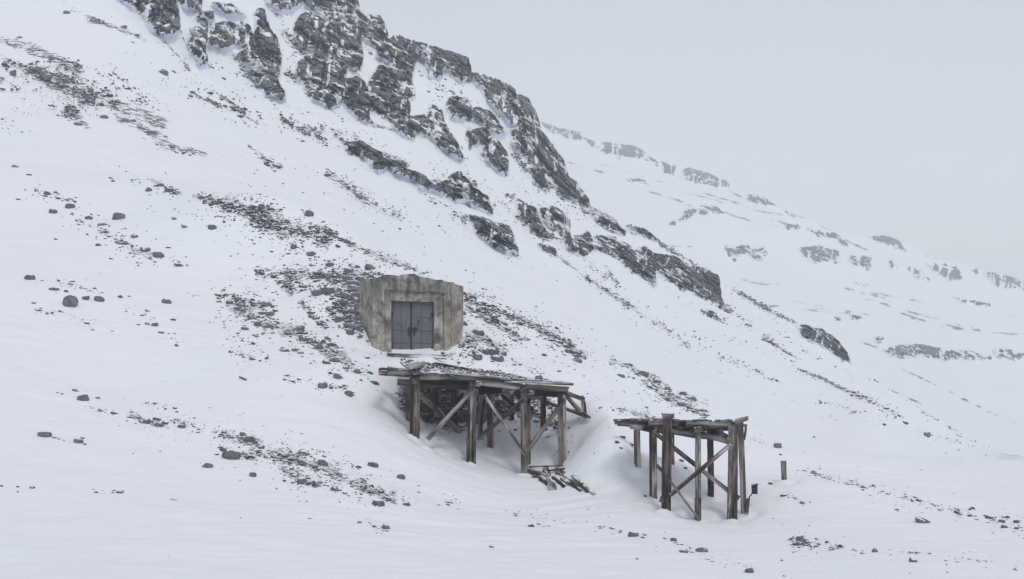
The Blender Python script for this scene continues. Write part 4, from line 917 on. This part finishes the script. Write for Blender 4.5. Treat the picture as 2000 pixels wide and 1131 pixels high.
# braces
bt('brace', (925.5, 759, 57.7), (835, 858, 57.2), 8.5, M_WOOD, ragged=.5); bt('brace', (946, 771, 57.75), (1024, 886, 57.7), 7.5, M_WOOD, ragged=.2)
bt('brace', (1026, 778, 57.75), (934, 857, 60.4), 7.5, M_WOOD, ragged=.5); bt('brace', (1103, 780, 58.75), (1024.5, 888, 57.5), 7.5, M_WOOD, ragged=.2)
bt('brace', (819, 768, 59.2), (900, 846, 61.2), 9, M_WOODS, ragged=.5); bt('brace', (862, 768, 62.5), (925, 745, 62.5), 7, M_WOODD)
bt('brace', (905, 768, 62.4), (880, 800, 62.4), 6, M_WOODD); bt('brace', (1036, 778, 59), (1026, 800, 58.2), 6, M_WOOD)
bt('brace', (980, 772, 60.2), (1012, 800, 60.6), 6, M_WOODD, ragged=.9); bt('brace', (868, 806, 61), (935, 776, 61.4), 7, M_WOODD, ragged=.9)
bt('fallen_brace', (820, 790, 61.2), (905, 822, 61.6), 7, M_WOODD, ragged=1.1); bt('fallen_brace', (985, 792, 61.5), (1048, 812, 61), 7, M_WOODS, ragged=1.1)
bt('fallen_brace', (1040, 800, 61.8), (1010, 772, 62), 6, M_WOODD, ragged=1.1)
for (a_, b_, d_) in ((925, 762, 57.55), (1024, 762, 57.55), (1024, 883, 57.5), (1100, 784, 58.5), (948, 774, 57.6), (813, 735, 57.6), (813, 741, 57.6)):
    bt('bolt', (a_ - 1.3, b_, d_), (a_ + 1.3, b_, d_), 2.6, M_RUST, hm=.12, ragged=.1)
# leaning outrigger frame at the right end
bt('rail', (1107, 768, 59.4), (1140, 780, 60), 8, M_WOOD); bt('rail', (1106, 773, 59.5), (1132, 803, 60), 7.5, M_WOOD)
bt('rail', (1068, 785, 61.6), (1145, 812, 60), 7.5, M_WOODS); post(1139, 784, 1141.5, 806, 60.1, 8.5, M_WOOD, extra=10)
bt('rail', (1138, 806, 59.9), (1153, 816, 59.7), 5, M_WOODS)
# deck planks running back to the portal
fa, fb = (806, 727.5, 57.65), (1113, 749.5, 57.9); ba, bb = (778, 703, 65.3), (1066, 741.5, 61.6)
r_ = random.Random(5); nP = 18
for i in range(nP):
    t = (i + .5) / nP; tb = t
    A = [fa[k] + (fb[k] - fa[k]) * t for k in range(3)]; B = [ba[k] + (bb[k] - ba[k]) * tb for k in range(3)]
    A = P(A[0] + r_.uniform(-1, 1), A[1] + r_.uniform(-.8, .8), A[2]); B = P(B[0], B[1] + r_.uniform(-1.5, 1.5), B[2])
    Ln = A - B; A = A + Ln * r_.uniform(-.01, .02)
    beam('deck_plank', A, B + Ln * r_.uniform(0, .12), .34 * r_.uniform(.8, 1.05), .09, M_DECK, t1, ragged=.8, roll=r_.uniform(-.05, .05))
bt('deck_plank', (1050, 748.5, 57.75), (1119, 750.5, 57.75), 4.5, M_WOODS, hm=.3, ragged=1.0)
bt('deck_plank', (985, 745, 57.75), (1075, 748, 57.8), 4, M_WOODS, hm=.3, ragged=1.0); bt('deck_plank', (868, 727, 57.6), (1000, 740.5, 57.6), 3.5, M_WOODS, hm=.3, ragged=1.0)
bt('deck_plank', (760, 718, 60), (795, 722, 60), 5, M_DECK, hm=.5, ragged=1.5); bt('deck_plank', (748, 727, 58), (760, 722, 59.5), 5, M_DECK, hm=.3, ragged=1.5)
bt('deck_rail', (772, 696, 66.8), (872, 701, 66.2), 2.4, M_WOODS, hm=.12); bt('deck_rail', (818, 708, 63.5), (940, 728, 60.5), 3, M_WOODD, hm=.12); bt('deck_rail', (850, 709, 63.5), (965, 731, 60.5), 3, M_WOODD, hm=.12)
# stones on the deck: loose rubble as one heap of gravel
deck = []
for _ in range(420):
    u, v_ = random.random(), random.random()
    A = [fa[k] + (fb[k] - fa[k]) * u * .75 for k in range(3)]; B = [ba[k] + (bb[k] - ba[k]) * u * .75 for k in range(3)]
    p = P(*A).lerp(P(*B), v_); p.z += .07
    deck.append((random.uniform(2, 6.5), 0, 0, 'deck', p, False))
o = stones_mesh(deck, 'deck_gravel'); tag(o, 'dark gravel spilled over the planks of the first trestle deck', 'gravel', kind='stuff')
def lone_rock(px, py, d, s, flat, label, cat='boulder', name='boulder'):
    R = s / 2 / F * d; o = bpy.data.objects.new(name, random.choice(BIG[6:])); o.scale = (R, R, R * flat)
    o.location = P(px, py, d); o.rotation_euler = (.2, .3, random.uniform(0, 6)); link(o); tag(o, label, cat); return o
lone_rock(1052, 739, 58.6, 17, .8, 'angular rock lying on the right end of the first trestle deck')
lone_rock(1066, 742.5, 58.5, 11, .7, 'small rock beside the angular one on the right end of the first trestle deck')

# fallen timbers below the first trestle
def fallen(a, b_, wpx, label, m=M_WOODS, taper=1.0):
    ga, gb = hit_near(a[0], a[1]), hit_near(b_[0], b_[1])
    o = beam('fallen_timber', ga + Vector((0, 0, .03)), gb + Vector((0, 0, .03)), px2m(wpx, a[2]), px2m(wpx, a[2]) * .7, m, None, ragged=1.2, taper=taper)
    tag(o, label, 'timber', 'fallen timbers under the first trestle')
fallen((1034, 913, 57.2), (1098, 911, 57.4), 4, 'thin board lying level between the two right posts of the first trestle')
fallen((1030, 920, 56.9), (1057, 928, 56.2), 8, 'dark plank end at the foot of the third front trestle post', M_WOODD)
fallen((1066, 916, 56.6), (1079, 958, 55.0), 10, 'tapered grey plank sloping downhill, widest at its lower end', M_WOOD, 1.6)
fallen((1088, 923, 56.4), (1130, 950, 55.2), 10, 'thick grey beam slanting right in the middle of the fallen timber pile', M_WOOD)
fallen((1118, 931, 56.4), (1160, 967, 54.3), 6, 'long thin plank at the right end of the fallen timber pile', M_WOODS)
fallen((1080, 934, 56.2), (1102, 952, 55.3), 6, 'short dark board tucked between the tapered plank and the thick beam', M_WOODD)
fallen((1087, 917, 56.8), (1101, 925, 56.3), 6, 'short dark board at the top of the fallen timber pile', M_WOODD)
fallen((1056, 938, 55.8), (1071, 948, 55.2), 9, 'blackened stub sticking from the snow left of the tapered plank', M_WOODD)

r_ = random.Random(21)
for k, (x_, y_, dx, dy, wq, lb) in enumerate(((1046, 922, 22, 9, 5, 'splintered lath crossing the base of the third front post'), (1062, 922, 40, -5, 4.5, 'thin weathered lath lying across the top of the timber pile'),
     (1096, 936, 16, 12, 5, 'short broken lath between the thick beam and the long thin plank'), (1108, 944, 26, 16, 4, 'narrow sliver of wood below the thick grey beam'),
     (1040, 932, 16, 2, 5, 'dark rotten board end left of the blackened stub'), (1128, 945, 20, 17, 4, 'thin lath half sunk in snow at the lower right of the pile'))):
    fallen((x_, y_, 56), (x_ + dx, y_ + dy, 56), wq, lb, (M_WOODS, M_WOODD)[k % 2])

# ------------------------------------------------------------------ TRESTLE TWO
t2 = empty('timber_trestle', P(1370, 1010, 51)); tag(t2, 'separate smaller timber trestle standing lower on the slope at the right, with crossed braces', 'trestle', 'ruined timber trestles')
def p2(*a, **k): return post(*a, parent=t2, **k)
p2(1304.5, 815, 1302, 998, 50, 15.5, M_WOODD); p2(1296.5, 838, 1295, 990, 50.25, 6, M_WOODD)
p2(1363.5, 836, 1363.5, 1016, 50, 10.5, M_WOOD); p2(1363, 972, 1363, 1015, 49.85, 12.5, M_WOODD)
p2(1428, 832, 1424.5, 1015, 50, 9, M_WOOD); p2(1435.5, 826, 1434.5, 1014, 50.02, 10.5, M_WOODD)
p2(1446, 824, 1453, 1001, 50.5, 10.5, M_WOOD); p2(1244.5, 832, 1246, 905, 53.6, 10.5, M_WOOD); p2(1239.5, 836, 1240.5, 888, 53.8, 4, M_WOODD)
p2(1278, 838, 1278.5, 982, 51.5, 9.5, M_WOOD); p2(1270.5, 840, 1271, 970, 51.6, 5, M_WOODD); p2(1313, 848, 1313.5, 911, 54, 7.5, M_WOOD)
p2(1387.5, 836, 1388, 974, 53, 11.5, M_WOODD); p2(1298, 838, 1298, 895, 54.4, 6, M_WOODD)
b2 = lambda *a, **k: bt(*a, parent=t2, **k)
b2('cap_block', (1294.5, 812, 49.9), (1317, 811.5, 49.9), 10, M_WOODS, hm=.35, ragged=.5); b2('cap_block', (1357, 840, 49.9), (1369.5, 838, 49.9), 9, M_WOODS, hm=.3)
b2('cap_beam', (1436, 823, 50.0), (1460.5, 817, 49.9), 8.5, M_WOODS, hm=.3, ragged=.6)
b2('stringer', (1201, 823.5, 52.6), (1268, 825, 51), 11, M_WOODS, ragged=1.6); b2('stringer', (1266, 824.5, 50.6), (1298, 823.5, 50.4), 13.5, M_WOODS)
b2('stringer', (1309, 824.5, 50.3), (1326, 826, 50.3), 13, M_WOODS, ragged=.8); b2('stringer', (1324, 827, 50.6), (1346, 828, 50.5), 12, M_WOODD, ragged=1.2)
b2('stringer', (1338, 827.5, 50.2), (1443, 829.5, 50.2), 11.5, M_WOODS, ragged=.6)
b2('stringer', (1206, 828, 54.5), (1300, 833, 54), 8, M_WOODD); b2('stringer', (1310, 834, 54), (1440, 838, 54), 8, M_WOODD)
b2('lower_beam', (1233, 833, 53.2), (1300, 842, 51.8), 9.5, M_WOOD); b2('lower_beam', (1309, 842, 51.0), (1366, 852.5, 50.7), 10, M_WOODS); b2('lower_beam', (1366, 852.5, 50.7), (1426, 865, 50.4), 9, M_WOODS, bend=.05)
b2('cross_beam', (1262, 837, 50.9), (1274, 840, 53.6), 9, M_WOODD, hm=.3); b2('cross_beam', (1291, 840, 50.1), (1300, 843, 54.2), 10, M_WOODD, hm=.3)
b2('cross_beam', (1363, 838, 50.1), (1380, 838, 54), 9, M_WOODD, hm=.25); b2('cross_beam', (1434, 834, 50.2), (1440, 836, 54), 9, M_WOODD, hm=.25)
b2('brace', (1276, 843, 51.2), (1426, 962, 50.25), 8, M_WOOD, ragged=.2); b2('brace', (1428, 868, 49.7), (1309, 967, 49.8), 8, M_WOOD, ragged=.2)
b2('brace', (1283, 909, 51.1), (1303, 930, 50.3), 5.5, M_WOOD, ragged=.3); b2('brace', (1301, 929, 49.6), (1366, 1016, 49.7), 6, M_WOODS, ragged=.3)
b2('brace', (1457, 829, 50.6), (1453, 860, 50.5), 5, M_WOODD, bend=.08); b2('brace', (1446, 829, 50.9), (1458, 832, 50.9), 5, M_WOOD)
for (a_, b_, d_) in ((1363.5, 918, 49.65), (1303, 832, 49.75), (1426, 872, 49.6), (1312, 962, 49.6), (1302, 975, 49.7), (1428, 950, 49.7)):
    b2('bolt', (a_ - 1.3, b_, d_), (a_ + 1.3, b_, d_), 2.6, M_RUST, hm=.1, ragged=.1)
b2('splice_block', (1289.5, 975, 49.9), (1295, 975.5, 49.9), 11, M_WOODD, hm=.15); b2('splice_block', (1439, 970, 49.9), (1442.5, 972, 49.9), 9, M_WOODD, hm=.15)
r_ = random.Random(8)
for i in range(17):                      # remnants of the deck boards, laid across the stringers
    x = 1212 + i * 13.5 + r_.uniform(-3, 3)
    if i in (6, 7): continue
    y0_ = 819.5 + (2.0 if x > 1320 else 0) + r_.uniform(-1, 1)
    beam('deck_plank', P(x, y0_, 50.1 + max(0, (1290 - x) / 40)), P(x + r_.uniform(-4, 8), y0_ + r_.uniform(0, 2.4), r_.uniform(52, 54.2)), .27 * r_.uniform(.6, 1.1), .07, M_DECK, t2, ragged=1.5, roll=r_.uniform(-.12, .12))
for (x0_, y0_, x1_, y1_, wq) in ((1322, 836, 1345, 840, 8), (1368, 845, 1392, 852, 6), (1390, 842, 1416, 853, 9), (1340, 838, 1360, 846, 5)):
    b2('broken_board', (x0_, y0_, 51.6), (x1_, y1_, 51.9), wq, M_WOODD, ragged=1.6, hm=.5)
lone_rock(1331, 836, 51.0, 15, .6, 'rock with a snow patch wedged between the upper and lower beams of the second trestle')
lone_rock(1404, 847, 51.6, 22, .75, 'dark lump of frozen earth and wood hanging under the right deck of the second trestle', 'debris', 'frozen_debris')

# lone post, iron box with its wire, fallen board, twig
o = beam('wooden_post', P(1530.5, 900.5, 54), P(1532.3, 955, 54), px2m(9.5, 54), px2m(8, 54), M_WOOD, None, ragged=.3); tag(o, 'short grey wooden post standing alone in the snow right of the second trestle', 'post')
bx = empty('junction_box', P(1474, 962, 51)); tag(bx, 'small dark iron box on a stub with a hanging wire, right of the second trestle', 'box')
beam('box_body', P(1473.5, 947, 51), P(1474, 964, 51), px2m(11, 51), px2m(8, 51), M_RUST, bx, ragged=.2)
beam('lid', P(1468.5, 947.5, 50.95), P(1480.5, 946, 50.95), .2, .04, M_WOODS, bx, ragged=.2)
cu = bpy.data.curves.new('wire', 'CURVE'); cu.dimensions = '3D'; cu.bevel_depth = .022; sp = cu.splines.new('POLY')
wp = [(1470, 962), (1467.5, 966), (1464, 970), (1462, 976), (1460.5, 984), (1459, 995), (1458, 1003)]
sp.points.add(len(wp) - 1)
for i, (a, b_) in enumerate(wp): v3 = P(a, b_, 50.9) - bx.location; sp.points[i].co = (v3.x, v3.y, v3.z, 1)
cu.materials.append(M_RUST); tmp = bpy.data.objects.new('tmp', cu); C.objects.link(tmp)
wm = bpy.data.meshes.new_from_object(tmp); bpy.data.objects.remove(tmp); bpy.data.curves.remove(cu)
wm.name = 'wire'; link(bpy.data.objects.new('wire', wm), bx)
o = beam('loose_board', P(1461.5, 974, 50.3), P(1458.5, 1001, 50.3), .12, .10, M_WOODD, None, ragged=1.0); tag(o, 'narrow dark board leaning against the outermost right post of the second trestle', 'board')
p_ = hit_near(468, 738); p2_ = hit_near(481, 743)
o = beam('stick', p_ + Vector((0, -.05, .05)), p2_ + Vector((0, -.05, .04)), .06, .05, M_WOODD, None, ragged=1.0); tag(o, 'thin dark stick lying on the bare snow below the left boulder field', 'stick')

# ------------------------------------------------------------------ haze
bm = bmesh.new(); bmesh.ops.create_cube(bm, size=1.0); me = bpy.data.meshes.new('haze'); bm.to_mesh(me); bm.free()
hz = link(bpy.data.objects.new('haze', me)); hz.scale = (4020, 4020, 300); hz.location = (0, 500, 35)
m = bpy.data.materials.new('haze'); m.use_nodes = True; n = m.node_tree; n.nodes.clear()
ou = n.nodes.new('ShaderNodeOutputMaterial'); pv = n.nodes.new('ShaderNodeVolumePrincipled')
pv.inputs['Color'].default_value = (.91, .95, 1.0, 1); pv.inputs['Density'].default_value = 0.00048; pv.inputs['Anisotropy'].default_value = 0.0
n.links.new(pv.outputs[0], ou.inputs['Volume']); me.materials.append(m)
hz.display_type = 'BOUNDS'; tag(hz, 'thin pale winter mist filling the valley air', kind='stuff')
